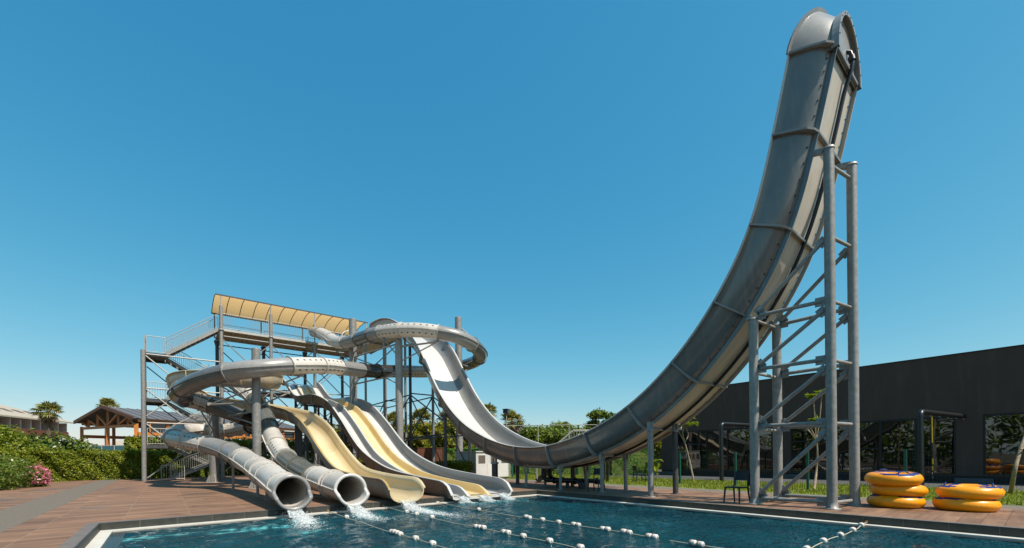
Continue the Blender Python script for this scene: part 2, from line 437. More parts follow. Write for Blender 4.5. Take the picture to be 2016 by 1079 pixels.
def foam_mat(name, col, alpha):
    m = bpy.data.materials.new(name); N, L, b = nt(m)
    b.inputs['Base Color'].default_value = (*col, 1); b.inputs['Roughness'].default_value = .35
    tr = N.new('ShaderNodeBsdfTransparent'); mx = N.new('ShaderNodeMixShader')
    tc = N.new('ShaderNodeTexCoord'); nz = N.new('ShaderNodeTexNoise'); nz.inputs['Scale'].default_value = 14; nz.inputs['Detail'].default_value = 6
    L.new(tc.outputs['Object'], nz.inputs['Vector'])
    mr = N.new('ShaderNodeMapRange'); mr.inputs['From Min'].default_value = .38; mr.inputs['From Max'].default_value = .62
    mr.inputs['To Min'].default_value = max(0, alpha - .45); mr.inputs['To Max'].default_value = min(1, alpha + .3)
    L.new(nz.outputs['Fac'], mr.inputs['Value']); L.new(mr.outputs[0], mx.inputs[0])
    o = N['Material Output']; L.new(tr.outputs[0], mx.inputs[1]); L.new(b.outputs[0], mx.inputs[2]); L.new(mx.outputs[0], o.inputs['Surface'])
    return m


M['foam'] = foam_mat('white_foam', (.86, .88, .87), .85)
M['fall'] = foam_mat('falling_water', (.80, .84, .85), .6)
M['bubble'] = foam_mat('bubbling_turquoise_water', (.16, .50, .52), .45)

# ------------------------------------------------------------------ world, sun, camera
SUN = V((.26, -.966, 0)).normalized()
EL = R_(56)
sund = V((SUN.x * math.cos(EL), SUN.y * math.cos(EL), math.sin(EL)))
w = bpy.data.worlds.new('World'); scn.world = w; w.use_nodes = True
N, L = w.node_tree.nodes, w.node_tree.links
bg = N['Background']
sky = N.new('ShaderNodeTexSky'); sky.sky_type = 'NISHITA'; sky.sun_disc = False
sky.sun_elevation = EL; sky.sun_rotation = math.atan2(SUN.x, SUN.y) % (2 * math.pi)
sky.altitude = 0; sky.air_density = 1.0; sky.dust_density = .6; sky.ozone_density = 1.0
# the clear teal-blue cast of that sky: each channel follows its own contrast curve
sp_ = N.new('ShaderNodeSeparateColor'); cb_ = N.new('ShaderNodeCombineColor'); L.new(sky.outputs[0], sp_.inputs[0])
for ch_, (ref, val, pw) in enumerate(((4.07, 3.85, 1.50), (5.65, 6.9, .70), (6.80, 8.0, .46))):
    m1 = N.new('ShaderNodeMath'); m1.operation = 'DIVIDE'; m1.inputs[1].default_value = ref; L.new(sp_.outputs[ch_], m1.inputs[0])
    m2 = N.new('ShaderNodeMath'); m2.operation = 'POWER'; m2.inputs[1].default_value = pw; L.new(m1.outputs[0], m2.inputs[0])
    m3 = N.new('ShaderNodeMath'); m3.operation = 'MULTIPLY'; m3.inputs[1].default_value = val; L.new(m2.outputs[0], m3.inputs[0]); L.new(m3.outputs[0], cb_.inputs[ch_])
L.new(cb_.outputs[0], bg.inputs['Color']); bg.inputs['Strength'].default_value = .075
ld = bpy.data.lights.new('sun', 'SUN'); ld.energy = 4.9; ld.angle = R_(.5); ld.color = (1.0, .925, .81)
lo = bpy.data.objects.new('sun', ld); COL.objects.link(lo)
lo.rotation_euler = sund.to_track_quat('Z', 'Y').to_euler()
lo.location = (0, -20, 40)

cd = bpy.data.cameras.new('camera'); cam = bpy.data.objects.new('camera', cd); COL.objects.link(cam)
cd.sensor_width = 36; cd.lens = F / 2016 * 36; cd.shift_y = (CV - 539.5) / 2016
cd.clip_start = .05; cd.clip_end = 3000
cam.location = CAM; cam.rotation_mode = 'XYZ'; cam.rotation_euler = (R_(90), ROLL, -YAW)
scn.camera = cam
scn.view_settings.view_transform = 'Standard'; scn.view_settings.look = 'None'
scn.view_settings.exposure = 0.415; scn.view_settings.gamma = 1

# ------------------------------------------------------------------ ground, deck, pool
PX0, PX1, PY0, PY1 = -12.36, 0.0, -22.0, 0.0      # pool rectangle
WZ = -.185


def sheet(name, rects, z, m, kind='structure'):
    b = MB()
    for x0, y0, x1, y1 in rects:
        b.poly([V((x0, y0, z)), V((x1, y0, z)), V((x1, y1, z)), V((x0, y1, z))])
    return tag(b.build(name, m), kind=kind)


G = 900
sheet('ground', [(-G, PY1 + .3, G, G), (-G, -G, G, PY0 - .3), (-G, PY0 - .3, PX0 - .3, PY1 + .3), (PX1 + .3, PY0 - .3, G, PY1 + .3)], -.03, M['soil'])
DX1 = 3.75
sheet('pool_deck', [(-17.2, PY1 + .0, -14.75, 28.6), (-13.65, PY1, DX1, 28.6), (-17.2, -26, -14.75, PY1), (-13.65, -26, PX0, PY1),
                    (PX1, -26, DX1, PY1), (PX0, -26, PX1, PY0)], 0, M['deck'])
sheet('paving_strip', [(-14.75, -26, -13.65, 28.6)], .001, M['paving'])
sheet('footpath', [(DX1, -30, 4.9, 24)], -.006, M['paving'])
sheet('lawn', [(4.9, -30, 10.7, 16)], -.012, M['turf'])
sheet('service_road', [(10.7, -40, 15.56, 40)], -.016, M['asphalt'])

# pool basin: slate curb slabs, white overflow ledge, tile lip, floor and walls
b = MB()
CT = .022
y = PY1
rng = random.Random(3)


def curb_run(b, p0, p1, inward):
    d = (p1 - p0); n = int(d.length / .62); d = d / n
    t = d.normalized()
    for i in range(n):
        a = p0 + d * i + t * .004; c = p0 + d * (i + 1) - t * .004
        lo_ = min(a.x, c.x, (a + inward * CT).x, (c + inward * CT).x), min(a.y, c.y, (a + inward * CT).y, (c + inward * CT).y)
        hi_ = max(a.x, c.x, (a + inward * CT).x, (c + inward * CT).x), max(a.y, c.y, (a + inward * CT).y, (c + inward * CT).y)
        b.span((lo_[0], lo_[1], -.15 + rng.uniform(0, .002)), (hi_[0], hi_[1], .004 + rng.uniform(0, .002)))


curb_run(b, V((PX0, PY1, 0)), V((PX1, PY1, 0)), V((0, -1, 0)))
curb_run(b, V((PX1, PY1 - .03, 0)), V((PX1, PY0, 0)), V((-1, 0, 0)))
curb_run(b, V((PX0, PY1 - .03, 0)), V((PX0, PY0, 0)), V((1, 0, 0)))
curb_run(b, V((PX0, PY0, 0)), V((PX1, PY0, 0)), V((0, 1, 0)))
tag(b.build('pool_curb', M['curb']), kind='structure')
b = MB()
b.span((PX0 + .002, PY1 - CT + .004, -.149), (PX1 - .002, PY1 - .001, .002)); b.span((PX1 - CT + .004, PY0, -.149), (PX1 - .001, PY1 - CT, .002)); b.span((PX0 + .001, PY0, -.149), (PX0 + CT - .004, PY1 - CT, .002))
tag(b.build('curb_grout', M['grout']), kind='structure')
b = MB()
for lo_, hi_ in (((PX0 - .19, PY0, .001), (PX0 - .001, PY1 + .16, .0065)), ((PX0, PY1 + .001, .001), (PX1, PY1 + .16, .0055)), ((PX1 + .001, PY0, .001), (PX1 + .16, PY1 + .16, .0065))):
    b.span(lo_, hi_)
tag(b.build('curb_coping', M['curb_top']), kind='structure')


def ring_ledge(name, o, wdt, z0, z1, m):
    b = MB()
    b.span((PX0 + o, PY1 - o - wdt, z0), (PX1 - o, PY1 - o, z1))
    b.span((PX0 + o, PY0 + o, z0), (PX0 + o + wdt, PY1 - o - wdt - .001, z1))
    b.span((PX1 - o - wdt, PY0 + o, z0), (PX1 - o, PY1 - o - wdt - .001, z1))
    return tag(b.build(name, m), kind='structure')


ring_ledge('overflow_ledge', .022, .20, -.30, -.150, M['ledge'])
ring_ledge('pool_tile_lip', .224, .22, -.60, -.178, M['pool_tile'])
b = MB()
b.span((PX0 + .02, PY0 + .02, -1.6), (PX1 - .02, PY1 - .02, -1.5))
b.span((PX0 + .4, PY1 - .452, -1.5), (PX1 - .4, PY1 - .447, -.6)); b.span((PX0 + .44, PY0, -1.5), (PX0 + .445, PY1 - .46, -.6)); b.span((PX1 - .45, PY0, -1.5), (PX1 - .445, PY1 - .46, -.6))
tag(b.build('pool_basin', M['pool_tile']), kind='structure')


def water_mesh():
    x0, x1, y0, y1 = PX0 + .44, PX1 - .44, PY0 + .3, PY1 - .44
    nx, ny = 260, 330
    xs = np.linspace(x0, x1, nx)
    t = np.linspace(0, 1, ny); ys = y1 + (y0 - y1) * (t ** 1.25)
    X, Y = np.meshgrid(xs, ys)
    rs = np.random.RandomState(5); Z = np.zeros_like(X)
    for i in range(34):
        lam = .22 * 2 ** (rs.rand() * 3.0); k = 2 * np.pi / lam
        th = rs.rand() * 2 * np.pi if i % 3 else rs.normal(-.9, .5)
        amp = .0016 * (lam / .5) ** .85
        wob = .6 * np.sin(X * .9 * rs.rand() + Y * 1.1 * rs.rand() + rs.rand() * 6)
        Z += amp * np.sin(k * (X * np.cos(th) + Y * np.sin(th)) + rs.rand() * 6.28 + wob * 2)
    # livelier water below the flume exits
    for ex in (-8.7, -7.2, -5.6, -2.8):
        d = np.sqrt((X - ex - .25 * (-(Y + .9))) ** 2 + (Y + 1.0) ** 2)
        Z += .022 * np.exp(-(d / .9) ** 2) * np.sin(d * 14 + X * 3)
    me = bpy.data.meshes.new('water')
    vv = np.stack([X, Y, Z + WZ], -1).reshape(-1, 3)
    idx = np.arange(nx * ny).reshape(ny, nx)
    q = np.stack([idx[:-1, :-1], idx[1:, :-1], idx[1:, 1:], idx[:-1, 1:]], -1).reshape(-1, 4)
    me.from_pydata(vv.tolist(), [], q.tolist())
    me.polygons.foreach_set('use_smooth', [True] * len(me.polygons)); me.materials.append(M['water']); me.update()
    # aerated water: turquoise where jets and falls churn air into it
    A = np.zeros_like(X); rs = np.random.RandomState(8)
    for u, v, rx, ry, g_ in ((268, 1061, .36, .28, .8), (345, 1052, .34, .26, .55), (462, 1045, .42, .30, 1.0), (532, 1037, .46, .30, .9), (600, 1047, .35, .3, .55)):
        c = Pz(u, v, WZ); A += g_ * np.exp(-(((X - c.x) / rx) ** 2 + ((Y - c.y) / ry) ** 2) ** 1.5)
    for ex, sp_x, sp_y in ((-8.71, .35, 1.0), (-7.2, .35, .9), (-5.62, .4, 1.1), (-3.6, .5, .45), (-2.7, .5, .5), (-1.9, .4, .5)):
        A += .55 * np.exp(-((X - ex) / sp_x) ** 2 - ((Y + .55 + sp_y * .7) / sp_y) ** 2)
    T = np.zeros_like(X)
    for i in range(26):
        lam = rs.uniform(.10, .55); th = rs.rand() * 6.28; T += np.sin(6.28 / lam * (X * np.cos(th) * .7 + Y * np.sin(th)) + rs.rand() * 6.28 + 2 * np.sin(X * 3 * rs.rand() + Y * 4 * rs.rand()))
    A = np.clip(A * 1.1 * np.clip(.30 + T * .14, 0, 1.3), 0, 1)
    at = me.attributes.new('aeration', 'FLOAT', 'POINT'); at.data.foreach_set('value', A.ravel().astype(np.float32))
    o = link_mesh('water', me); tag(o, kind='structure')


water_mesh()


# ------------------------------------------------------------------ foliage machinery
def leaf_object(name, pts, nrm, size, m, parent=None, aspect=.5, seed=0, loc=None, fold=.25):
    """many small pointed leaves (each two bent faces) as one mesh"""
    rs = np.random.RandomState(seed); n = len(pts)
    pts = np.asarray(pts, float); nrm = np.asarray(nrm, float)
    d = rs.normal(size=(n, 3)); d[:, 2] -= .25
    d -= nrm * (d * nrm).sum(1, keepdims=True) * .75
    d /= np.linalg.norm(d, axis=1, keepdims=True) + 1e-9
    s = np.cross(nrm, d); s /= np.linalg.norm(s, axis=1, keepdims=True) + 1e-9
    nn = np.cross(d, s)
    sz = (size * rs.uniform(.6, 1.35, n))[:, None]; wd = sz * aspect * .5
    a = pts - d * sz * .5; t = pts + d * sz * .5 - nn * sz * .12
    l = pts - s * wd + nn * wd * fold; r = pts + s * wd + nn * wd * fold
    vv = np.stack([a, r, t, l], 1).reshape(-1, 3)
    off = np.array(ORIGIN.get(parent.name, V((0, 0, 0)))) if parent is not None else (np.array(loc) if loc is not None else np.zeros(3))
    vv = vv - off
    me = bpy.data.meshes.new(name)
    me.vertices.add(4 * n); me.vertices.foreach_set('co', vv.ravel())
    me.loops.add(4 * n); me.loops.foreach_set('vertex_index', np.arange(4 * n, dtype=np.int32))
    me.polygons.add(n); me.polygons.foreach_set('loop_start', np.arange(0, 4 * n, 4, dtype=np.int32))
    me.polygons.foreach_set('loop_total', np.full(n, 4, dtype=np.int32))
    me.materials.append(m); me.update(calc_edges=True); me.validate()
    return link_mesh(name, me, parent, loc)


def blob(ells, n, seed, shell=.45, lump=.22):
    """n points with outward normals in the outer shell of a set of ellipsoids (cx,cy,cz,rx,ry,rz)"""
    rs = np.random.RandomState(seed)
    ar = np.array([e[3] * e[4] + e[4] * e[5] + e[3] * e[5] for e in ells]); ar = ar / ar.sum()
    k = rs.choice(len(ells), n, p=ar); E = np.array(ells)[k]
    d = rs.normal(size=(n, 3)); d /= np.linalg.norm(d, axis=1, keepdims=True)
    ph = d * 5 + E[:, :3] * 2.1
    lm = 1 + lump * np.sin(ph[:, 0] * 1.3 + 1) * np.sin(ph[:, 1] * 1.7 + 2) + lump * .6 * np.sin(ph[:, 2] * 2.9 + ph[:, 0] * 2.3)
    r = (1 - shell * rs.rand(n) ** 1.6) * lm
    p = E[:, :3] + d * r[:, None] * E[:, 3:6]
    nr = d / E[:, 3:6]; nr /= np.linalg.norm(nr, axis=1, keepdims=True)
    nr = nr + rs.normal(size=(n, 3)) * .55 + np.array([0, 0, .25]); nr /= np.linalg.norm(nr, axis=1, keepdims=True)
    return p, nr


def hedge_cloud(path, depth, h, n, seed, bulge=.16):
    """points in the outer shell of a clipped hedge that runs along a path (list of (x,y)), rough surface"""
    rs = np.random.RandomState(seed); path = np.array(path, float)
    seg = np.diff(path, axis=0); Ls = np.linalg.norm(seg, axis=1); cum = np.r_[0, np.cumsum(Ls)]
    t = rs.rand(n) * cum[-1]; i = np.clip(np.searchsorted(cum, t) - 1, 0, len(seg) - 1)
    f = ((t - cum[i]) / Ls[i])[:, None]; base = path[i] + seg[i] * f
    tang = seg[i] / Ls[i][:, None]; side = np.stack([tang[:, 1], -tang[:, 0]], 1)
    which = rs.choice(3, n, p=[.5, .15, .35])
    z = rs.rand(n); o = rs.uniform(-.5, .5, n)
    lum = lambda q: bulge * (np.sin(t * 2.3 + q * 3) + np.sin(t * 5.1 + q * 5 + 1) * .6 + np.sin(t * 11 + q * 7) * .35 + rs.normal(size=n) * .35)
    off = np.where(which == 0, .5 * depth + lum(z * h) - rs.rand(n) ** 2 * .3, np.where(which == 1, -.5 * depth - lum(z * h + 2), o * depth))
    zz = np.where(which == 2, h + lum(o * 2 + 4) - rs.rand(n) ** 2 * .25, z * h)
    p = np.c_[base + side * off[:, None], np.maximum(zz, .02)]
    nr = np.where((which == 2)[:, None], np.array([0, 0, 1.]), np.c_[side * np.where(which == 1, -1, 1)[:, None], np.full(n, .25)])
    nr = nr + rs.normal(size=(n, 3)) * .5; nr /= np.linalg.norm(nr, axis=1, keepdims=True)
    return p, nr


def hedge_core(name, path, depth, h, m, parent):
    b = MB()
    for (x0, y0), (x1, y1) in zip(path[:-1], path[1:]):
        b.beam(V((x0, y0, h / 2)), V((x1, y1, h / 2)), depth, h)
    return b.build(name, m, parent)


# ------------------------------------------------------------------ flume tools
def tube_flume(root, ctrl, secs, R=.40, holes=(), ringw=.06, step=.22, seg=24, skip_rings=()):
    """secs: list of (control index where the section ends, material); builds sections, joint flanges, seam flanges"""
    pts, par = spline(ctrl, step); pts = smooth_pts(pts, 4)
    fr = flat_frames(pts)
    i0 = 0
    for k, (end, m) in enumerate(secs):
        i1 = max(j for j in range(len(par)) if par[j] <= end + 1e-6)
        b = MB(); rows = []
        for i in range(i0, i1 + 1):
            p, t, a, u = fr[i]
            rows.append([p + (a * math.cos(q) + u * math.sin(q)) * R for q in [2 * math.pi * s / seg for s in range(seg)]])
        b.grid(rows, closed=True)
        sec = b.build('tube_section', m, root)
        # side seams where the upper and lower half shells are bolted together
        for sgn in (1, -1):
            rr = []; b = MB()
            for i in range(i0, i1 + 1):
                p, t, a, u = fr[i]
                c = p + a * sgn * R
                rr.append([c - a * sgn * .012 + u * .014, c + a * sgn * .05 + u * .014, c + a * sgn * .05 - u * .014, c - a * sgn * .012 - u * .014])
            b.grid(rr, closed=True, smooth=False); b.build('seam_flange', m, sec)
        if k in holes:
            b = MB(); L_ = i1 - i0; nh = max(4, int(L_ * step / .30))
            for h in range(nh):
                f = i0 + (h + .8) * L_ / (nh + .6); i = int(f); p, t, a, u = fr[i]; p = p + (fr[min(i + 1, len(fr) - 1)][0] - p) * (f - i)
                for ang in (38, 142, -35, 215):
                    q = R_(ang); n = a * math.cos(q) + u * math.sin(q)
                    # an oblong vent, slightly proud of the shell
                    tt = t; ss = n.cross(t)
                    b.poly([p + n * (R + .004) + tt * .062 * math.cos(x) + ss * .046 * math.sin(x) for x in [2 * math.pi * y / 10 for y in range(10)]])
            b.build('vent_holes', M['hole'], sec)
        if k < len(secs) - 1 and k not in skip_rings:
            p, t, a, u = fr[i1]; b = MB()
            rr = []
            for dr, dt in ((0, -.02), (ringw, -.02), (ringw, .02), (0, .02)):
                rr.append([p + t * dt + (a * math.cos(q) + u * math.sin(q)) * (R + dr) for q in [2 * math.pi * s / 32 for s in range(32)]])
            b.grid(rr + [rr[0]], closed=True, smooth=False)
            b.build('joint_flange', m, root)
        i0 = i1
    return pts, fr


def band(root, p, t, R, wdt, m, bolts=True, n=20, name='bolted_band'):
    """raised bolted collar round a tube"""
    t = V(t).normalized(); a = t.cross(V((0, 0, 1))).normalized(); u = a.cross(t).normalized()
    b = MB(); rr = []
    for dr, dt in ((.0, -wdt / 2), (.028, -wdt / 2), (.028, wdt / 2), (.0, wdt / 2)):
        rr.append([p + t * dt + (a * math.cos(q) + u * math.sin(q)) * (R + dr) for q in [2 * math.pi * s / 36 for s in range(36)]])
    b.grid(rr, closed=True, smooth=False)
    o = b.build(name, m, root)
    if bolts:
        b = MB()
        for s in range(n):
            q = 2 * math.pi * (s + .5) / n; nn = a * math.cos(q) + u * math.sin(q)
            b.disc(p + nn * (R + .028), nn, .014, 6, .006)
        b.build('bolts', M['bolt'], o)


def sweep(sections, mats, root, name, mis, cap0=True, cap1=True, label=None, smooth=True):
    b = MB(); b.grid(sections, closed=True, mis=mis, smooth=smooth)
    if cap0: b.poly(sections[0][::-1], mis[0])
    if cap1: b.poly(sections[-1], mis[0])
    return b.build(name, mats, root, label)


def interp(tab, x):
    if x <= tab[0][0]: return tab[0][1]
    for (x0, y0), (x1, y1) in zip(tab[:-1], tab[1:]):
        if x <= x1: return y0 + (y1 - y0) * (x - x0) / (x1 - x0)
    return tab[-1][1]


#PART2
# ------------------------------------------------------------------ half-pipe slide
hp = thing('halfpipe_slide', 'giant grey half-pipe water slide swooping from the tower up to a tall rounded end', 'water slide', (1.78, 0, 0))
RIM = [(24.3, 11.2), (21, 11.2), (18.6, 11.2), (17.2, 11.15), (16.0, 10.95), (14.9, 10.62), (13.9, 10.15), (12.6, 9.35), (11.25, 8.35), (10.35, 7.22), (9.55, 6.2),
       (9.0, 5.48), (7.82, 4.25), (6.18, 3.08), (4.3, 2.28), (3.0, 1.93), (2.1, 1.77), (1.0, 1.70), (0, 1.73), (-1.95, 2.14), (-3.85, 2.93), (-5.44, 4.10),
       (-6.72, 5.54), (-7.69, 7.24), (-8.22, 9.23), (-8.60, 10.99)]
rp, _ = spline([V((0, y, z)) for y, z in RIM], .3); rp = smooth_pts(rp, 6)
HPF = []
for i, p in enumerate(rp):
    t = (rp[min(i + 1, len(rp) - 1)] - rp[max(i - 1, 0)]).normalized()
    HPF.append((p, t, V((0, t.z, -t.y)) if False else V((0, -t.z, t.y)) * (1 if t.y > 0 else -1) if False else V((0, t.z, -t.y))))
# travel runs towards -y; the inside normal is the tangent turned upwards
HPF = [(p, t, V((0, t.z, -t.y))) for p, t, n in HPF]


def hp_pt(fr, x, n): return V((x, fr[0].y + fr[2].y * n, fr[0].z + fr[2].z * n))


INN = [(.62, 0), (.665, -.2), (.72, -.45), (.80, -.62), (.91, -.72), (1.06, -.77), (1.4, -.78), (2.25, -.78), (2.60, -.77), (2.75, -.72), (2.86, -.62), (2.93, -.45), (2.975, -.2), (3.0, 0)]
OUT = [(3.10, .0), (3.10, -.03), (3.04, -.03), (3.01, -.21), (2.97, -.47), (2.895, -.65), (2.78, -.76), (2.62, -.81), (1.05, -.81), (.89, -.76), (.765, -.65), (.68, -.47), (.625, -.21), (.585, -.03), (.52, -.03), (.52, 0)]
SEC = INN + OUT
MI = [0] * 4 + [0] + [1] * 3 + [0] * 5 + [2] + [0] * 3 + [3] * 4 + [4] + [3] * 6 + [3, 0]
MI = [0, 0, 0, 0, 0, 1, 1, 1, 0, 0, 0, 0, 0, 2, 2, 2, 3, 3, 3, 3, 3, 4, 3, 3, 3, 3, 3, 2, 2, 2]
while len(MI) < len(SEC): MI.append(2)


def hscale(y): return .52 if y > 18.7 else 1.0


JOINTS = [13.0, 10.55, 8.3, 6.35, 4.3, 2.2, .1, -1.85, -3.75, -5.35, -6.68, -7.66, -8.22]
cuts = [0]
for jy in JOINTS:
    cuts.append(min(range(len(HPF)), key=lambda i: abs(HPF[i][0].y - jy) if (HPF[i][0].z < 11.3) else 99))
cuts.append(len(HPF) - 1)
hpm = [M['gel_wall'], M['gel_white'], M['gel_white'], M['gel_dark'], M['panel']]
for a, c in zip(cuts[:-1], cuts[1:]):
    rows = []
    for i in range(a, c + 1):
        f = HPF[i]; k = hscale(f[0].y)
        rows.append([hp_pt(f, x, -.81 + (n + .81) * k) for x, n in SEC])
    trough = sweep(rows, hpm, hp, 'trough_section', MI)
    # riveted seams below, where wall panels meet the back panel
    for xs in (.985, 2.72):
        b = MB(); rr = []
        for i in range(a, c + 1):
            f = HPF[i]; rr.append([hp_pt(f, xs - .013, -.79), hp_pt(f, xs + .013, -.79), hp_pt(f, xs + .013, -.90), hp_pt(f, xs - .013, -.90)])
        b.grid(rr, closed=True, smooth=False); b.poly(rr[0]); b.poly(rr[-1][::-1]); b.build('seam_flange', M['gel_dark'] if xs < 2 else M['panel'], trough)
    b = MB(); step = 1
    for i in range(a, c, step):
        f = HPF[i]
        for xs in (.885, 2.80):
            o = hp_pt(f, xs, -.76); b.disc(o, V((-.5 if xs < 2 else .5, -f[2].y, -f[2].z)), .022, 6, .012)
        for xs in (1.1, 2.60): b.disc(hp_pt(f, xs, -.808), -f[2], .02, 6, .014)
    b.build('rivets', M['bolt'], trough)
for c in cuts[1:]:
    f = HPF[c]; k = hscale(f[0].y); b = MB()
    outl = OUT[2:-2]
    o2 = [(x + (.10 if x > 1.78 else -.10) * (0 if abs(x - 1.78) < .6 else min(1, (abs(x - 1.78) - .5) / .4)), n - (.10 if n < -.6 else .0)) for x, n in outl]
    rows = []
    for dt in (-.022, .022):
        rows.append([hp_pt(f, x, n) + f[1] * dt for x, n in outl]); rows.append([hp_pt(f, x, n) + f[1] * dt for x, n in o2])
    b.grid([rows[0], rows[1], rows[3], rows[2]], smooth=False)
    b.build('joint_flange', M['gel_mid'], hp)
# rounded closing cap at the top of the tall end
ft = HPF[-1]; b = MB(); rows = []
zt = ft[0].z
for s in range(7):
    q = s / 6; hw = .88 + .34 * q ** .8; hh = 1.17 + .13 * q; zb = zt - .28 * (1 - q)
    rows.append([V((1.81 + hw * math.cos(t), -9.42 + .80 * q - .46 * q * max(0, math.sin(t)) ** 1.3, zb + hh * max(0, math.sin(t)))) for t in [math.pi * (1 - j / 24) for j in range(25)]])
b.grid(rows, mi=0); b.grid([[V((p.x, p.y + .0, p.z)) + (V((1.81, p.y, zt)) - p).normalized() * .03 for p in r] for r in rows], mi=0, flip=True)
capo = b.build('end_cap', M['gel_mid'], hp)
b = MB(); r0 = rows[0]
b.poly([p + V((0, -.004, 0)) for p in r0], 0); b.poly([p + V((0, .03, 0)) for p in r0][::-1], 0)
b.build('end_panel', M['gel_mid'], capo)
b = MB(); c0 = V((1.81, -9.42, zt - .28))
rr = [[p + (p - c0).normalized() * d + V((0, dy, 0)) for p in r0] for d, dy in ((0.0, -.12), (.09, -.12), (.09, .03), (.06, .03), (.06, -.09), (.0, -.09))]
b.grid(rr + [rr[0]], smooth=False); b.build('arch_flange', M['gel_mid'], capo)
b = MB(); r0 = rows[-1]; c0 = V((1.81, -8.85, zt))
rr = [[p + (p - c0).normalized() * d + V((0, dy, 0)) for p in r0] for d, dy in ((-.03, .0), (.09, .0), (.09, .035), (-.03, .035))]
b.grid(rr + [rr[0]], smooth=False); b.build('rim_flange', M['gel_mid'], capo)
b = MB()
for j in range(2, 23, 2):
    p = rows[0][j]; d = (p - V((1.81, -9.42, zt))).normalized(); b.disc(p + d * .045 + V((0, -.119, 0)), V((0, -1, 0)), .018, 6, .012)
b.build('rivets', M['bolt'], capo)
# water supply pipe along the back
pp = [hp_pt(HPF[i], 1.98, -.885) for i in range(cuts[6], len(HPF) - 1, 2)]
pl = hp_pt(HPF[-1], 1.98, -.93)
pp += [pl, pl + V((0, -.02, .25)), pl + V((0, .02, .42)), pl + V((-.05, .14, .50)), pl + V((-.14, .2, .42))]
b = MB(); b.tube(spline(pp, .12)[0], .048, 10); b.tube([pl + V((0, -.02, .18)), pl + V((0, 0, .30))], .075, 10); b.build('water_pipe', M['plastic_black'], hp)
for i in cuts[8:]:
    b = MB(); f = HPF[i]; b.beam(hp_pt(f, 1.98, -.815), hp_pt(f, 1.98, -.92), .03, .14); b.build('pipe_bracket', M['steel'], hp)


for k_ in (8, 9):
    f = HPF[cuts[k_]]; p_ = hp_pt(f, 3.16, -.72); b = MB(); b.lathe([(.001, -.10), (.075, -.10), (.075, .06), (.05, .11), (.001, .12)], p_, 12); b.build('lamp', M['white_paint'], hp)


def steel_post(x, y, z0, zt, r, label, group=None, m='steel', capped=True, name='support_post'):
    t = thing(name, label, 'post', (x, y, z0), group)
    b = MB(); b.tube([V((x, y, z0)), V((x, y, zt))], r, 16, caps=True); b.build('shaft', M[m], t)
    b = MB(); b.lathe([(r * 1.9, 0), (r * 1.9, .02), (r * 1.05, .02)], (x, y, z0), 14)
    b.build('base_plate', M[m], t)
    return t


def saddle(t, x, y, zt, r, f):
    """bracket from the post head up to the slide's joint flange"""
    b = MB(); b.lathe([(r * 1.25, -.05), (r * 1.25, .03), (0.001, .03)], (x, y, zt), 14)
    for dx in (-.09, .09): b.beam(V((x + dx, y, zt)), V((x + dx, y, zt + .24)), .04, .10)
    b.build('saddle_bracket', M['steel'], t)


floorz = [(HPF[i][0].y + HPF[i][2].y * -.81, HPF[i][0].z + HPF[i][2].z * -.81) for i in range(len(HPF))]


def hp_under(y):
    best = None
    for (y0, z0), (y1, z1) in zip(floorz[:-1], floorz[1:]):
        if (y0 - y) * (y1 - y) <= 0 and y0 != y1:
            z = z0 + (z1 - z0) * (y - y0) / (y1 - y0); best = z if best is None else min(best, z)
    return best


GP = 'short steel posts under the half-pipe slide'
for x, y, r, lab in ((.88, 1.65, .06, 'slim steel post at the lowest dip of the half-pipe slide, poolward side'),
                     (2.1, 1.75, .06, 'slim steel post at the lowest dip of the half-pipe slide, lawn side'),
                     (.8, -.5, .058, 'steel post by the black pipes, poolward, where the half-pipe slide starts to rise'),
                     (2.3, -.5, .085, 'pale steel post by the black pipes, lawn side of the half-pipe slide'),
                     (1.0, -2.4, .072, 'galvanised post beside the chair next to the black pipes'),
                     (2.28, -2.48, .074, 'galvanised post on the lawn side before the rising half-pipe slide'),
                     (.72, -4.58, .092, 'thicker galvanised post at the pool edge under the rising half-pipe slide'),
                     (2.14, -4.6, .09, 'thicker galvanised post on the lawn side under the rising half-pipe slide'),
                     (2.1, 3.7, .09, 'dark post behind the three-lane slide exit, nearest the metal stairs'),
                     (.95, 4.0, .15, 'stout dark post in front of the white cabin doors')):
    zt = hp_under(y) - .32
    t = steel_post(x, y, 0, zt, r, lab, GP, 'steel_dark' if r in (.15, .09) else 'steel')
    saddle(t, x, y, zt, r, None)

# tall frame of four columns that carries the rising end
fr_ = thing('slide_support', 'tall galvanised four-column braced support under the rising end of the half-pipe slide', 'support', (1.5, -8.5, 0))
FC = {'a': (.87, -7.62, 4.88, .112), 'b': (2.22, -7.70, 4.95, .115), 'c': (1.0, -9.28, 8.52, .108), 'd': (2.12, -9.46, 8.50, .108)}
for k, (x, y, zt, r) in FC.items():
    b = MB(); b.tube([V((x, y, 0)), V((x, y, zt))], r, 20)
    col_ = b.build('column', M['steel'], fr_)
    b = MB()
    b.lathe([(r * 1.12, zt - .02), (r * 1.12, zt + .025), (.001, zt + .025)], (x, y, 0), 20)
    ty = y + .25 if k in 'cd' else y + .05
    tx = x + (.05 if k in 'ac' else -.05)
    b.beam(V((tx, y, zt)), V((tx, ty + .12, zt + .10)), .10, .12)
    b.beam(V((tx + .10, y + .02, zt - .05)), V((tx + .10, ty + .1, zt + .16)), .04, .08)
    b.build('saddle_bracket', M['steel'], col_)
    b = MB(); b.lathe([(r + .07, 0), (r + .07, .015), (r + .015, .03), (r + .004, .16)], (x, y, 0), 20)
    b.build('base_collar', M['steel'], col_)
LV = [.16, 2.05, 3.55, 4.95]


def pt(k, z): return V((FC[k][0], FC[k][1], z))


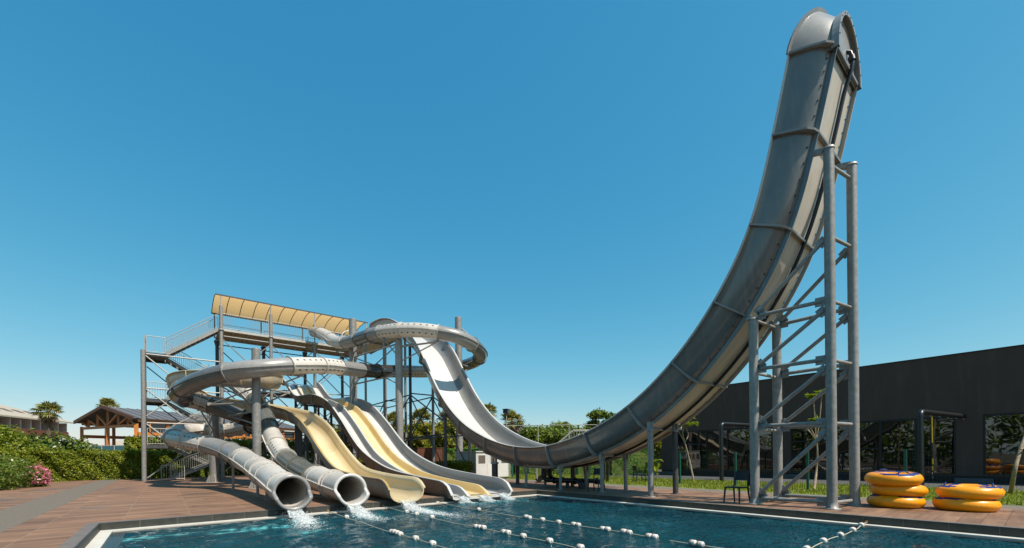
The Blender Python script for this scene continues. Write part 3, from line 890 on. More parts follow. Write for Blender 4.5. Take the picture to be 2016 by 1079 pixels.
def strut(p0, p1, r, name, gus=True, parent=fr_, m='steel', e=.16):
    t = (p1 - p0).normalized(); b = MB(); b.tube([p0 + t * e, p1 - t * e], r, 10); o = b.build(name, M[m], parent)
    if gus:
        for p in (p0 + t * (e + .04), p1 - t * (e + .04)):
            b = MB(); b.beam(p - t * .10, p + t * .10, .02, .22); b.build('gusset_plate', M[m], o)
    return o


for z in LV:
    strut(pt('a', z), pt('c', z), .048, 'crossbar'); strut(pt('b', z), pt('d', z), .048, 'crossbar')
    strut(pt('a', z - .08), pt('b', z - .08), .042, 'crossbar', False); strut(pt('c', z - .02), pt('d', z - .02), .042, 'crossbar', False)
for z in (6.45, 8.15): strut(pt('c', z), pt('d', z), .042, 'crossbar', False)
for z0, z1 in zip(LV[:-1], LV[1:]):
    strut(pt('a', z0), pt('c', z1 - .12), .05, 'brace'); strut(pt('b', z0), pt('d', z1 - .12), .05, 'brace')
strut(pt('a', LV[3]), pt('c', 6.5), .05, 'brace'); strut(pt('b', LV[3]), pt('d', 6.5), .05, 'brace')

# trestle of posts under the steep upper part of the half-pipe slide
ts = thing('slide_trestle', 'dark braced steel trestle under the steep upper run of the half-pipe slide', 'trestle', (1.7, 14, 0))
prev = None
for y in (20.5, 16.9, 12.8, 8.5):
    zt = hp_under(y) - .1
    for x in (.9, 2.5):
        b = MB(); b.tube([V((x, y, 0)), V((x, y, zt))], .09, 12); b.build('post', M['steel_dark' if x < 2 and y < 15 else 'steel'], ts)
    b = MB(); b.beam(V((.6, y, zt + .02)), V((2.9, y, zt + .02)), .14, .1); b.build('head_beam', M['steel'], ts)
    if y > 10:
        for z in (2.6, 5.4):
            if z < zt - .5: strut(V((.9, y, z)), V((2.5, y, z)), .04, 'crossbar', False, ts, 'steel_dark', .08)
        if zt > 6: strut(V((.9, y, 2.6)), V((2.5, y, 5.4)), .035, 'brace', False, ts, 'steel_dark', .08)
    if prev is not None:
        for x in (.9, 2.5):
            strut(V((x, prev, 5.3)), V((x, y, 5.3 if y > 12 else 3.3)), .04, 'crossbar', False, ts, 'steel_dark', .08)
            strut(V((x, prev, 2.6)), V((x, y, 2.6)), .04, 'crossbar', False, ts, 'steel_dark', .08)
            if y > 12: strut(V((x, prev, 2.6)), V((x, y, 5.3)), .035, 'brace', False, ts, 'steel_dark', .08)
            else: strut(V((x, prev, 5.2)), V((x, y, .5)), .035, 'brace', False, ts, 'steel_dark', .08)
    prev = y

# ------------------------------------------------------------------ three-lane slide
ml = thing('multilane_slide', 'wide open slide with white, cream and white lanes running into the pool', 'water slide', (-2.8, 0, 0))
R3 = [(25.2, 7.65), (24.4, 7.62), (23.4, 7.2), (22.3, 6.6), (21.2, 6.06), (20.2, 5.78), (18.8, 5.60), (16.6, 5.38), (14.9, 5.07), (13.1, 4.58), (11.9, 4.03), (10.4, 3.18), (8.9, 2.26),
      (7.5, 1.60), (5.65, 1.07), (4.1, .80), (1.8, .60), (.2, .50), (-.38, .46)]
cp, _ = spline([V((0, y, z - .5)) for y, z in R3], .22); cp = smooth_pts(cp, 4)


def sec3(y, f):
    k = 1.0; kd = 1.0
    if y < .45: k = max(.03, 1 - ((.45 - y) / .85) ** 2) ** .5
    if y < .75: kd = max(.02, 1 - ((.75 - y) / .75) ** 2) ** .5 if y > 0 else .05
    h = (.5 if y < 17 else .5 - .12 * min(1, (y - 17) / 4)) * k; d = (.30 if y < 17 else .30 - .17 * min(1, (y - 17) / 3)) * kd
    L_ = [(-4.09, h), (-4.09, h + .03), (-3.99, h + .03), (-3.965, .45 * h), (-3.93, .05), (-3.86, .008),          # 0..5 near outer wall
          (-3.42, .008), (-3.33, .05 * kd + .01), (-3.29, d), (-3.20, d), (-3.16, .05 * kd + .01), (-3.08, .008),        # 6..11 divider
          (-2.57, .008), (-2.48, .05 * kd + .01), (-2.44, d), (-2.35, d), (-2.31, .05 * kd + .01), (-2.23, .008),        # 12..17 divider
          (-1.76, .008), (-1.67, .05), (-1.63, .45 * h), (-1.60, h + .03), (-1.50, h + .03), (-1.50, h),                 # 18..23 far wall
          (-1.565, h - .01), (-1.60, -.02), (-1.72, -.05), (-3.9, -.05), (-4.0, -.02), (-4.03, h - .01)]                 # 24..29 underside
    return [V((x, y, f + z)) for x, z in L_]


MI3 = [1, 1, 0, 0, 0, 1, 0, 0, 2, 2, 2, 2, 3, 3, 2, 1, 1, 1, 0, 0, 0, 1, 1, 4, 4, 4, 4, 4, 4, 4]
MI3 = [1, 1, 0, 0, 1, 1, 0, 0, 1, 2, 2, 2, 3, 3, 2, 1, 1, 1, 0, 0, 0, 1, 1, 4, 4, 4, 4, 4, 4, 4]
m3 = [M['lane_wall_shade'], M['gel_white'], M['gel_cream'], M['gel_cream_shade'], M['gel_under']]
rows = [sec3(p.y, p.z) for p in cp]
nb = 9; cu = [round(i * (len(rows) - 1) / nb) for i in range(nb + 1)]
for a, c in zip(cu[:-1], cu[1:]):
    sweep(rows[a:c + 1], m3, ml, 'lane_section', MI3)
    b = MB(); y0 = cp[a].y; f = cp[a].z
    if a:
        b.span((-4.10, y0 - .03, f - .10), (-4.03, y0 + .03, f + .44)); b.span((-4.03, y0 - .03, f - .11), (-1.56, y0 + .03, f - .052)); b.span((-1.56, y0 - .03, f - .10), (-1.505, y0 + .03, f + .44))
        b.build('joint_flange', M['gel_under'], ml)
G3 = 'posts under the three-lane slide'
posts3 = [(22.6, 'rear'), (19.4, 'hump'), (15.2, 'crest'), (11.4, 'upper'), (7.8, 'middle'), (4.0, 'lower')]
for y, w_ in posts3:
    f = interp([(p.y, p.z) for p in cp[::-1]], y) - .12
    t = thing('slide_trestle', 'dark steel trestle under the %s part of the three-lane slide' % w_, 'trestle', (-2.8, y, 0), G3)
    for x in (-3.6, -2.0):
        b = MB(); b.tube([V((x, y, 0)), V((x, y, f - .1))], .085, 12); b.build('post', M['steel_dark'], t)
    b = MB(); b.beam(V((-4.0, y, f - .06)), V((-1.6, y, f - .06)), .12, .1); b.build('head_beam', M['steel_dark'], t)
    if f > 2:
        strut(V((-3.6, y, .5)), V((-2.0, y, f - .5)), .03, 'brace', False, t, 'steel_dark', .1)
        strut(V((-2.0, y, .5)), V((-3.6, y, f - .5)), .03, 'brace', False, t, 'steel_dark', .1)
        strut(V((-3.6, y, f * .5)), V((-2.0, y, f * .5)), .03, 'crossbar', False, t, 'steel', .1)

# ------------------------------------------------------------------ cream body slide with its banked loop
ys_ = thing('body_slide', 'single cream-yellow open body slide with a banked loop behind the grey tubes', 'water slide', (-5.62, 0, 0))
YC = [(-6.9, 24.6, 6.45), (-6.88, 21, 6.1), (-6.82, 17, 5.6), (-6.75, 14.6, 5.25), (-6.85, 13.2, 5.05), (-7.25, 12.3, 4.93), (-7.9, 12.05, 4.87), (-8.45, 12.4, 4.88), (-8.95, 13.0, 4.95), (-9.6, 14.1, 5.05),
      (-10.15, 15.6, 5.18), (-10.5, 17.2, 5.22), (-10.55, 18.8, 5.15), (-10.2, 20.5, 5.05), (-9.4, 21.5, 4.9), (-8.3, 20.9, 4.65), (-7.4, 19.3, 4.35), (-6.6, 17.1, 3.98), (-6.0, 15.0, 3.62), (-5.66, 13.2, 3.30), (-5.62, 12.1, 3.07),
      (-5.62, 11.4, 2.88), (-5.62, 10.4, 2.62), (-5.62, 9.72, 2.38), (-5.62, 8.9, 2.05), (-5.62, 8.1, 1.62), (-5.62, 7.1, 1.16), (-5.62, 6.25, .78), (-5.62, 5.2, .40), (-5.62, 4.3, .22), (-5.62, 3.0, .11), (-5.62, 1.8, .05), (-5.62, .6, .02), (-5.62, -.42, .0)]
yp, _ = spline(YC, .22); yp = smooth_pts(yp, 4)
yf = flat_frames(yp)


def secU(f, hw, D, k, bank, hl=1.0):
    p, t, a, u = f; out = []
    ang = [math.pi * (1 - j / 18) for j in range(19)]
    def q(s, h): return p + a * s + u * (h + bank * s)
    inn = []
    for w_ in ang:
        c, s = math.cos(w_), math.sin(w_)
        x = hw * (abs(c) ** .72) * (1 if c > 0 else -1); z = D * (1 - s ** .8)
        kk = hl if c < 0 else 1.0
        inn.append((x, z * k * kk))
    L_ = [(-hw - .07, D * k * hl - .03), (-hw - .07, D * k * hl + .012)] + [(x, z + .012 if i in (0, 18) else z) for i, (x, z) in enumerate(inn)] + [(hw + .07, D * k + .012), (hw + .07, D * k - .03)]
    o = [(x * 1.045, z - .035 if abs(x) < hw * .8 else z - .03) for x, z in inn][::-1]
    L_ += o
    return [q(x, z) for x, z in L_]


rows = []
for f in yf:
    y = f[0].y; k = 1.0
    if y < .3 and f[0].x > -5.7: k = max(.35, 1 - ((.3 - y) / .9) ** 2) ** .5
    # the straight run is level; the loop leans inwards
    bank = 0; curve = (f[0].z > 3.2 and not (f[0].x > -5.4 and f[0].y > 13.5))
    rows.append(secU(f, .53, .68, k, bank, 1.0))
nb = 17; cu = [round(i * (len(rows) - 1) / nb) for i in range(nb + 1)]
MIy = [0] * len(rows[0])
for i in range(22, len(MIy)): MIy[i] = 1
for i in range(13, 21): MIy[i] = 2  # right inner wall takes the cream with shade painted in
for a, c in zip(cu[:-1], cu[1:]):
    sweep(rows[a:c + 1], [M['gel_cream'], M['gel_under'] if yf[c][0].y < 12.2 and yf[c][0].x > -5.7 else M['gel_beige'], M['gel_cream_shade']], ys_, 'flume_section', MIy)
    if 0 < a:
        f = yf[a]; b = MB(); rr = []
        for dt in (-.02, .02):
            for e in (1.0, 1.12):
                rr.append([f[0] + f[1] * dt + (q_ - f[0]) * e - V((0, 0, .03 if e > 1 else 0)) for q_ in rows[a][24:]])
        b.grid([rr[0], rr[1], rr[3], rr[2]], smooth=False); b.build('joint_flange', M['gel_cream'], ys_)
for x, y, w_ in ((-5.62, 1.6, 'near the pool edge'), (-5.62, 4.6, 'at the foot of the drop'), (-5.62, 8.2, 'halfway up the drop'), (-5.62, 12.6, 'below its flat start')):
    f = interp(sorted([(p.y, p.z) for p in yp if p.z < 3.4 and p.x > -5.75]), y)
    t = steel_post(x, y, 0, f - .08, .075 if y < 6 else .14, 'dark steel post under the cream slide %s' % w_, 'posts under the cream slide', 'steel_dark')

# ------------------------------------------------------------------ enclosed tube slides
tA = thing('tube_slide', 'long enclosed tube slide that loops twice and ends at the left round pool exit', 'water slide', (-8.71, 0, 0))
CA = [P(*q) for q in [(618, 654, 34.0), (632, 656, 33), (648, 664, 31), (660, 673, 29.5), (680, 675, 28.2), (705, 668, 27), (730, 660, 26), (760, 653, 25.2), (790, 650, 24.6), (830, 650, 24.2), (870, 656, 24.2), (905, 664, 24.5),
      (935, 682, 25.5), (947, 698, 27), (935, 712, 29), (905, 722, 30.5), (870, 729, 30.5), (835, 732, 30), (800, 731, 29), (760, 731, 27.5), (720, 730, 25.5), (680, 725, 23.5), (640, 720, 22), (600, 720, 20.8),
      (560, 721, 19.9), (520, 725, 19.3), (480, 728, 19.0), (440, 735, 19.0), (402, 746, 19.2), (370, 760, 19.8), (352, 772, 20.7), (353, 782, 21.4), (372, 788, 22.0), (395, 792, 22.3), (414, 797, 22.4), (443, 809, 22.5),
      (474, 820, 22.6), (497, 829, 23.4), (503, 837, 25.0), (482, 842, 26.4), (454, 847, 27), (420, 848, 27), (385, 848, 26.5), (357, 850, 25), (342, 856, 23.2), (339, 861, 21.8), (352, 865, 20.8), (395, 873, 20.0), (440, 885, 19.4),
      (470, 899, 17.8)]] + [V((-8.72, 5.6, 1.06)), V((-8.71, 3.8, .86)), V((-8.71, 2.2, .70)), V((-8.71, .9, .54)), V((-8.71, -.10, .44))]
g = M
SA = [(1, g['gel_mid']), (2.4, g['gel_light']), (4, g['gel_light']), (5, g['gel_mid']), (6, g['gel_slate']), (6.8, g['gel_mid']), (8, g['gel_light']), (9.8, g['gel_light']), (11.8, g['gel_mid']), (13.5, g['gel_slate']), (15, g['gel_slate']),
      (16.6, g['gel_light']), (18.4, g['gel_light']), (19.5, g['gel_black']), (20.3, g['gel_black']), (21.3, g['gel_mid']), (22.2, g['gel_light']), (23.8, g['gel_light']), (26.9, g['gel_mid']), (29.5, g['gel_slate']), (31.6, g['gel_slate']),
      (33.1, g['gel_light']), (34.3, g['gel_light']), (36.2, g['gel_slate']), (38.5, g['gel_black']), (40, g['gel_light']), (41.6, g['gel_light']), (43, g['gel_light']), (45.6, g['gel_mid']), (46.5, g['gel_light']), (47.4, g['gel_light']),
      (48.4, g['gel_mid']), (49.2, g['gel_mid']), (51, g['gel_light']), (54, g['gel_light'])]
# the upper two flights of the tube are darker and lighter runs of shell; vents where the photograph shows rows of holes
ptsA, frA = tube_flume(tA, CA, SA, .40, holes=(6, 7, 11, 12, 16, 17, 21, 22, 25, 26, 29, 30))
for y in (7.7, 5.1, 2.8, 1.0):
    i = min(range(len(ptsA)), key=lambda k: abs(ptsA[k].y - y) + (0 if ptsA[k].z < 1.3 else 99)); band(tA, ptsA[i], frA[i][1], .40, .11, M['gel_light'])


def tube_lip(root, pts, m):
    """exit lip: upper arc ends first, lower half runs a little further over the water"""
    p = pts[-1]; x, z = p.x, p.z; y = p.y
    b = MB(); R0, R1, n = .404, .462, 72
    A = [2 * math.pi * i / n for i in range(n)]
    def yl(a):                                   # how far the lip runs out at this angle
        sn = math.sin(a); f = min(1, max(0, (.10 - sn) / .42)); f = f * f * (3 - 2 * f)
        return y - .04 - .27 * f
    def rg_(r, dy, a): return V((x + r * math.cos(a), yl(a) + dy, z + r * math.sin(a)))
    rows = [[V((x + R0 * math.cos(a), y + .03, z + R0 * math.sin(a))) for a in A]] + [[rg_(r, dy, a) for a in A] for r, dy in ((R0 + .006, .06), (R1, .055), (R1 + .004, .0), (R0 - .02, -.012), (R0 - .03, .03))] + [[V((x + (R0 - .03) * math.cos(a), y + .08, z + (R0 - .03) * math.sin(a))) for a in A]]
    b.grid(rows, closed=True)
    b.build('exit_lip', m, root)


tube_lip(tA, ptsA, M['gel_mid'])
tB = thing('tube_slide', 'enclosed olive-grey and white tube slide dropping steeply to the right-hand of two round pool exits', 'water slide', (-7.2, 0, 0))
CB = [V(q) for q in [(-3.0, 23.2, 8.2), (-3.8, 22.3, 8.0), (-5.5, 21.5, 7.55), (-7.2, 20.4, 7.1), (-8.2, 18.9, 6.65), (-8.35, 17.3, 6.05), (-7.85, 15.9, 5.32), (-7.38, 14.65, 4.58), (-7.22, 13.5, 3.93), (-7.20, 12.1, 3.10), (-7.20, 10.8, 2.32), (-7.2, 9.2, 1.66),
                     (-7.2, 7.3, 1.16), (-7.2, 4.5, .76), (-7.2, 2.0, .56), (-7.2, .9, .48), (-7.2, -.10, .42)]]
SB = [(3, g['gel_mid']), (5, g['gel_mid']), (7, g['gel_light']), (8.4, g['gel_olive']), (9.3, g['gel_olive']), (9.8, g['gel_olive']), (10.6, g['gel_light']), (11.7, g['gel_light']), (12.5, g['gel_olive']), (13.4, g['gel_olive']), (14.4, g['gel_light']), (16, g['gel_light'])]
ptsB, frB = tube_flume(tB, CB, SB, .40, holes=(2, 7))
for y in (3.0, 1.2):
    i = min(range(len(ptsB)), key=lambda k: abs(ptsB[k].y - y) + (0 if ptsB[k].z < 1.3 else 99)); band(tB, ptsB[i], frB[i][1], .40, .11, M['gel_light'])
tube_lip(tB, ptsB, M['gel_white'])
for tn, pts_, ys in (('left-hand tube', ptsA, ((.35, 'nearest the water'), (3.4, 'halfway along'), (5.2, 'at its bend'), (9.5, 'farthest from the water'))), ('right-hand tube', ptsB, ((.35, 'nearest the water'), (2.9, 'halfway along'), (6.2, 'farthest from the water')))):
    for y, w_ in ys:
        i = min(range(len(pts_)), key=lambda k: abs(pts_[k].y - y) + (0 if pts_[k].z < 2.2 else 99)); p = pts_[i]
        if p.z - .4 > .06:
            steel_post(p.x, p.y, 0, p.z - .38, .05, 'thin grey post under the %s exit run, %s' % (tn, w_), 'thin posts under the tube exits', 'steel')

# ------------------------------------------------------------------ big columns with arms
def big_column(x, y, zt, r, label, arms=(), fins=True):
    t = thing('slide_column', label, 'column', (x, y, 0), 'big round columns carrying the tube slides')
    b = MB(); b.tube([V((x, y, 0)), V((x, y, zt))], r, 24); b.lathe([(r, zt), (r * .96, zt + .02), (.001, zt + .03)], (x, y, 0), 24); b.build('shaft', M['steel'], t)
    if fins:
        b = MB()
        for q in range(12):
            w_ = 2 * math.pi * q / 12; d = V((math.cos(w_), math.sin(w_), 0)); s = V((-d.y, d.x, 0)) * .012
            A, B_, C_ = V((x, y, .002)) + d * (r - .01), V((x, y, .002)) + d * (r + .17), V((x, y, .5)) + d * (r - .01)
            b.poly([A + s, B_ + s, C_ + s]); b.poly([A - s, C_ - s, B_ - s]); b.poly([B_ + s, B_ - s, C_ - s, C_ + s])
        b.lathe([(r + .2, 0), (r + .2, .02), (r, .02)], (x, y, .0), 24)
        b.build('base_fins', M['steel'], t)
    for p1, zc in arms:
        p1 = V(p1); p0 = V((x, y, p1.z)); d = (p1 - p0).normalized()
        b = MB(); b.tube([p0 + d * r * .9, p1], .05, 10); b.box(p1 + V((0, 0, .03)), (.16, .16, .14)); b.build('arm', M['steel'], t)
        p0b = V((x, y, zc)); d = (p1 - p0b).normalized()
        b = MB(); b.tube([p0b + d * r * .9, p1 - d * .1], .036, 10); b.build('strut', M['steel'], t)
    return t


big_column(-8.95, 18.45, 5.0, .25, 'stout column with a finned base standing inside the lowest tube loop',
           [((-9.75, 15.6, 3.95), 3.0), ((-10.2, 17.0, 4.75), 4.0), ((-9.0, 21.2, 4.5), 3.6), ((-9.7, 20.2, 2.55), 1.6)])
big_column(-7.97, 10.2, 6.35, .18, 'pale column in front of the cream slide, rising through the near tube bend',
           [((-9.35, 10.6, 4.62), 3.8), ((-6.4, 11.4, 4.62), 3.7), ((-6.1, 9.95, 5.3), 4.3), ((-9.6, 12.2, 3.9), 4.6), ((-8.6, 13.9, 3.55), 2.9)])
big_column(-1.5, 16.25, 10.5, .235, 'tall column beside the tube start at the right end of the tan canopy',
           [((-1.7, 14.2, 8.25), 7.3), ((-2.1, 17.6, 8.55), 7.6), ((-2.4, 12.6, 6.0), 6.6)])
big_column(-.55, 11.25, 8.2, .215, 'tall column directly under the upper tube, left of the half-pipe slide',
           [((-1.25, 11.7, 8.2), 7.2), ((.7, 8.95, 7.8), 6.9), ((-.35, 13.7, 6.4), 5.6)])
big_column(3.38, 11.0, 10.2, .22, 'tall column right of the half-pipe slide, rising above the tube bend',
           [((4.5, 10.0, 8.35), 9.7), ((4.6, 11.6, 7.3), 6.5)])
# open truss between the two tall tube columns
tr = thing('truss', 'open braced steel truss between two tall tube columns', 'truss', (-1, 13.7, 0))
for z in (8.0, 6.2): strut(V((-1.5, 16.25, z)), V((-.55, 11.25, z)), .05, 'chord', False, tr, 'steel', .25)
strut(V((-1.5, 16.25, 6.2)), V((-.55, 11.25, 8.0)), .035, 'brace', False, tr, 'steel', .25); strut(V((-1.5, 16.25, 8.0)), V((-.55, 11.25, 6.2)), .035, 'brace', False, tr, 'steel', .25)

# ------------------------------------------------------------------ stair tower
tw = thing('stair_tower', 'tall galvanised slide tower with zigzag stairs, railings and a long tan canopy', 'tower', (-5, 25, 0))
PZ, PYA, PYB, PXA, PXB = 10.55, 24.0, 27.0, -8.15, 2.6
b = MB()
for i in range(int((PXB - PXA) / .3)):
    x = PXA + i * .3; b.span((x + .005, PYA + .06, PZ - .04), (x + .295, PYB - .06, PZ))
b.build('platform_boards', M['plank_under'], tw)
b = MB()
for y in (PYA, PYB): b.span((PXA, y - .05, PZ - .14), (PXB, y + .05, PZ + .02))
x = PXA
while x < PXB + .01:
    b.span((x - .03, PYA + .051, PZ - .12), (x + .03, PYB - .051, PZ - .042)); x += .9
for y in (25.0, 26.0): b.span((PXA, y, PZ - .16), (PXB, y + .05, PZ - .112))
b.build('platform_frame', M['rail'], tw)
XC = [-8.05, -4.95, -1.88, 1.2]
for i, x in enumerate(XC):
    b = MB(); b.tube([V((x, PYA - .02, 0)), V((x, PYA - .02, 12.15 if i < 2 else PZ - .2))], .115, 16)
    if i < 2: b.lathe([(.12, 10.4), (.165, 10.42), (.165, 10.5), (.12, 10.52)], (x, PYA - .02, 0), 16)
    b.build('column', M['steel'], tw)
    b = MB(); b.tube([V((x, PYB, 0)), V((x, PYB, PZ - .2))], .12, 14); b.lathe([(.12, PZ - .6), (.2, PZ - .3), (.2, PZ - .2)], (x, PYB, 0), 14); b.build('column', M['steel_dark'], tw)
# canopy: half-barrel of canvas on hoops
XA, XB = -8.35, 2.35
def arch(x, q, lift=0.0):
    yf_, yb = PYA - .12, PYB + .3; zf, zb = 12.92, 12.50
    return V((x, yf_ + (yb - yf_) * q, zf + (zb - zf) * q + .34 * (1 - (2 * q - 1) ** 2) ** .8 + lift))
b = MB()
rows = [[arch(XA + (XB - XA) * i / 40, j / 14) for j in range(15)] for i in range(41)]
b.grid(rows)
cnp = b.build('canopy', M['canvas'], tw)
n = 12
for i in range(n + 1):
    b = MB(); x = XA + (XB - XA) * i / n; b.tube([arch(x, j / 14, -.04) for j in range(15)], .026, 6); b.build('canopy_hoop', M['steel_dark'], cnp)
for q in (0, 1):
    b = MB(); b.beam(arch(XA - .03, q, -.03), arch(XB + .03, q, -.03), .07, .08); b.build('edge_rail', M['steel_dark'], cnp)
for i, x in enumerate((-8.05, -4.95, -1.88, 1.2, 2.25)):
    b = MB(); b.tube([V((x, PYA - .08, 12.1 if i < 2 else PZ)), V((x, PYA - .1, 12.88))], .045, 8); b.build('canopy_post', M['rail'], tw)
    b = MB(); b.tube([V((x - .15, PYB + .05, PZ)), V((x - .15, PYB + .08, 12.42))], .045, 8); b.build('canopy_post', M['steel_dark'], tw)


def railing(p0, p1, h, root, n=None, z2=True, m='rail', name='railing'):
    """barred railing panel from p0 to p1 (feet), height h"""
    p0, p1 = V(p0), V(p1); b = MB(); up = V((0, 0, h)); lo_ = V((0, 0, .1))
    L_ = (p1 - p0).length; n = n or max(3, int(L_ / .13))
    b.tube([p0 + up, p1 + up], .022, 6); b.tube([p0 + lo_, p1 + lo_], .018, 6)
    b.tube([p0, p0 + up], .022, 6); b.tube([p1, p1 + up], .022, 6)
    for i in range(1, n):
        q = p0 + (p1 - p0) * i / n; b.tube([q + lo_, q + up], .008, 4, caps=False)
    return b.build(name, M[m], root)


xs = [PXA + .15, -5.1, -4.8, -2.35]
railing((xs[0], PYA, PZ), (xs[1], PYA, PZ), 1.1, tw); railing((xs[2], PYA, PZ), (xs[3], PYA, PZ), 1.1, tw); railing((-1.45, PYA, PZ), (.5, PYA, PZ), 1.1, tw)
for a, c in ((-8.0, -5.1), (-4.9, -2.0), (-1.8, 1.0), (1.1, 2.5)): railing((a, PYB, PZ), (c, PYB, PZ), 1.1, tw)
for x in (.75, 2.35):
    b = MB(); b.tube([V((x + .55 * math.cos(t), PYA - .1, PZ + .75 + .6 * math.sin(t))) for t in [math.pi * k / 12 for k in range(13)]] , .05, 8); b.build('start_hoop', M['gel_light'], tw)
b = MB(); b.tube([V((-6.65, PYB - .05, PZ + .35)), V((-6.65, PYB - .05, PZ + .8))], .09, 12); b.build('fire_extinguisher', M['red_paint'], tw)
# stairs
def flight(p0, p1, y0, y1, root, rails=(True, True)):
    b = MB(); d = V(p1) - V(p0); n = max(4, int(abs(d.z) / .19))
    for y in (y0, y1): b.beam(V((p0[0], y, p0[1] if len(p0) == 2 else p0[2])), V((p1[0], y, p1[2])), .06, .2)
    st = b.build('stair_stringer', M['steel'], root)
    b = MB()
    for i in range(n):
        f = (i + .5) / n; x = p0[0] + d.x * f; z = p0[2] + d.z * f; b.span((x - .13, y0 + .035, z - .02), (x + .13, y1 - .035, z + .02))
    b.build('stair_tread', M['steel_dark'], root)
    for y, on in zip((y0, y1), rails):
        if on: railing((p0[0], y, p0[2] + .1), (p1[0], y, p1[2] + .1), 1.0, root)


LX0, LX1 = -12.2, -11.15; RX0, RX1 = -8.75, -7.9
ZL = [2.3, 5.32, 8.3]; ZR = [1.0, 3.85, 6.85]
for z in ZL:
    b = MB(); b.span((LX0, 24.05, z - .06), (LX1, 26.4, z)); b.span((LX0, 24.0, z - .2), (LX1 + .1, 24.06, z + .02)); b.span((LX0, 26.4, z - .2), (LX1 + .1, 26.46, z + .02)); b.build('landing', M['steel_dark'], tw)
    railing((LX0 + .12, 24.05, z), (LX1, 24.05, z), 1.1, tw); railing((LX0 + .03, 24.1, z), (LX0 + .03, 26.35, z), 1.1, tw)
for z in ZR:
    b = MB(); b.span((RX0, 24.05, z - .06), (RX1, 26.4, z)); b.span((RX0, 24.0, z - .2), (RX1, 24.06, z + .02)); b.build('landing', M['steel_dark'], tw)
    railing((RX0, 24.05, z), (RX1, 24.05, z), 1.05, tw)
flight((-10.9, 0, 0.05), (RX0, 0, ZR[0]), 24.15, 25.1, tw)
flight((LX1, 0, ZL[0]), (RX0, 0, ZR[0]), 25.3, 26.3, tw)
flight((LX1, 0, ZL[0]), (RX0, 0, ZR[1]), 24.15, 25.1, tw); flight((LX1, 0, ZL[1]), (RX0, 0, ZR[1]), 25.3, 26.3, tw)
flight((LX1, 0, ZL[1]), (RX0, 0, ZR[2]), 24.15, 25.1, tw); flight((LX1, 0, ZL[2]), (RX0, 0, ZR[2]), 25.3, 26.3, tw)
flight((LX1, 0, ZL[2]), (PXA, 0, PZ), 24.15, 25.2, tw)
for y, m, r in ((24.02, 'steel', .125), (26.5, 'steel', .11)):
    b = MB(); b.tube([V((LX0 - .06, y, 0)), V((LX0 - .06, y, 8.45 if y < 25 else 8.3))], r, 18); b.build('column', M[m], tw)
for z in (8.2, 6.0, 3.75):
    strut(V((LX0, 24.0, z)), V((-8.05, 24.0, z)), .045, 'crossbar', False, tw, 'rail', .1)
for z0, z1 in ((8.15, 6.3), (6.0, 4.2), (3.75, 1.9)):
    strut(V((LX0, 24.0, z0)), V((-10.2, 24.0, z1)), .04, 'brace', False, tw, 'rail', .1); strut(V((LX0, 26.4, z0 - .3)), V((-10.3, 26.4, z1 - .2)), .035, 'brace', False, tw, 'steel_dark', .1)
strut(V((LX0, 24.0, .1)), V((-9.6, 24.0, 2.3)), .045, 'brace', False, tw, 'steel', .12)
strut(V((LX0, 24.0, 4.1)), V((-11.0, 24.0, 5.2)), .035, 'brace', False, tw, 'rail', .12)
for x0, x1 in zip(XC[:-1], XC[1:]):
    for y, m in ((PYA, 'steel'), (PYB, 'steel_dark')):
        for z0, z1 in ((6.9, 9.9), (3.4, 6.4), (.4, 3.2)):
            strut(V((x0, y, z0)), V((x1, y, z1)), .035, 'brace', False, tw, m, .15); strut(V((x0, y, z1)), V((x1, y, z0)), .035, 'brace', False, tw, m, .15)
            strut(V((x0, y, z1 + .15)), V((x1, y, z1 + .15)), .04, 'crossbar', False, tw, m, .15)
b = MB(); b.span((-6.0, 24.3, 6.28), (-1.2, 26.4, 6.36)); b.span((-6.0, 24.2, 6.1), (-1.2, 24.29, 6.38)); b.build('lower_platform', M['steel_dark'], tw)
railing((-6.0, 26.3, 6.36), (-1.2, 26.3, 6.36), 1.1, tw); railing((-6.0, 24.3, 6.36), (-6.0, 26.2, 6.36), 1.1, tw)
railing((-11.4, 23.6, 0), (-10.2, 23.6, 0), 1.0, tw)
#PART3
# ------------------------------------------------------------------ pool furniture: lane ropes, splashes, rings, chairs
def lane_rope(label, p0, p1, spots, sag=.0, n=24):
    t = thing('lane_rope', label, 'lane rope', p0, 'float lines across the pool')
    p0, p1 = V(p0), V(p1); pts = []
    for i in range(n + 1):
        q = p0 + (p1 - p0) * i / n
        lift = max(0, 1 - i / 3) * 0.0
        q.z = (WZ + .012) + (p0.z - WZ - .012) * max(0, 1 - i / 2.2) ** 1.5 + (p1.z - WZ - .012) * max(0, 1 - (n - i) / 2.2) ** 1.5 + .008 * math.sin(i * 1.9)
        q += V((.025 * math.sin(i * .8), .025 * math.sin(i * .8 + 1), 0)) * (0 if i in (0, n) else 1)
        pts.append(q)
    b = MB(); b.tube(pts, .009, 6); b.build('rope', M['rope'], t)
    d = (p1 - p0); d.z = 0; L_ = d.length; d.normalize(); ax = 'y' if abs(d.y) > abs(d.x) else 'x'
    rn = random.Random(int(p0.x * 10))
    for s in spots:
        f = s / L_ * n; i = min(int(f), n - 1); c = pts[i] + (pts[i + 1] - pts[i]) * (f - i); c.z = WZ + .03 + rn.uniform(-.008, .008)
        b = MB(); b.lathe([(.012, -.056), (.038, -.056), (.053, -.042), (.053, -.006), (.048, 0), (.053, .006), (.053, .042), (.038, .056), (.012, .056)], c, 16, axis=ax)
        fl = b.build('float', M['float_white'], t)
        b = MB(); b.lathe([(.0532, .010), (.054, .013), (.054, .034), (.0532, .038)], c, 16, axis=ax); b.build('float_band', M['float_tan'], fl)
    b = MB(); b.lathe([(.02, -.03), (.03, 0), (.02, .03)], p0 + V((0, 0, .01)), 8); b.build('anchor', M['brass'], t)


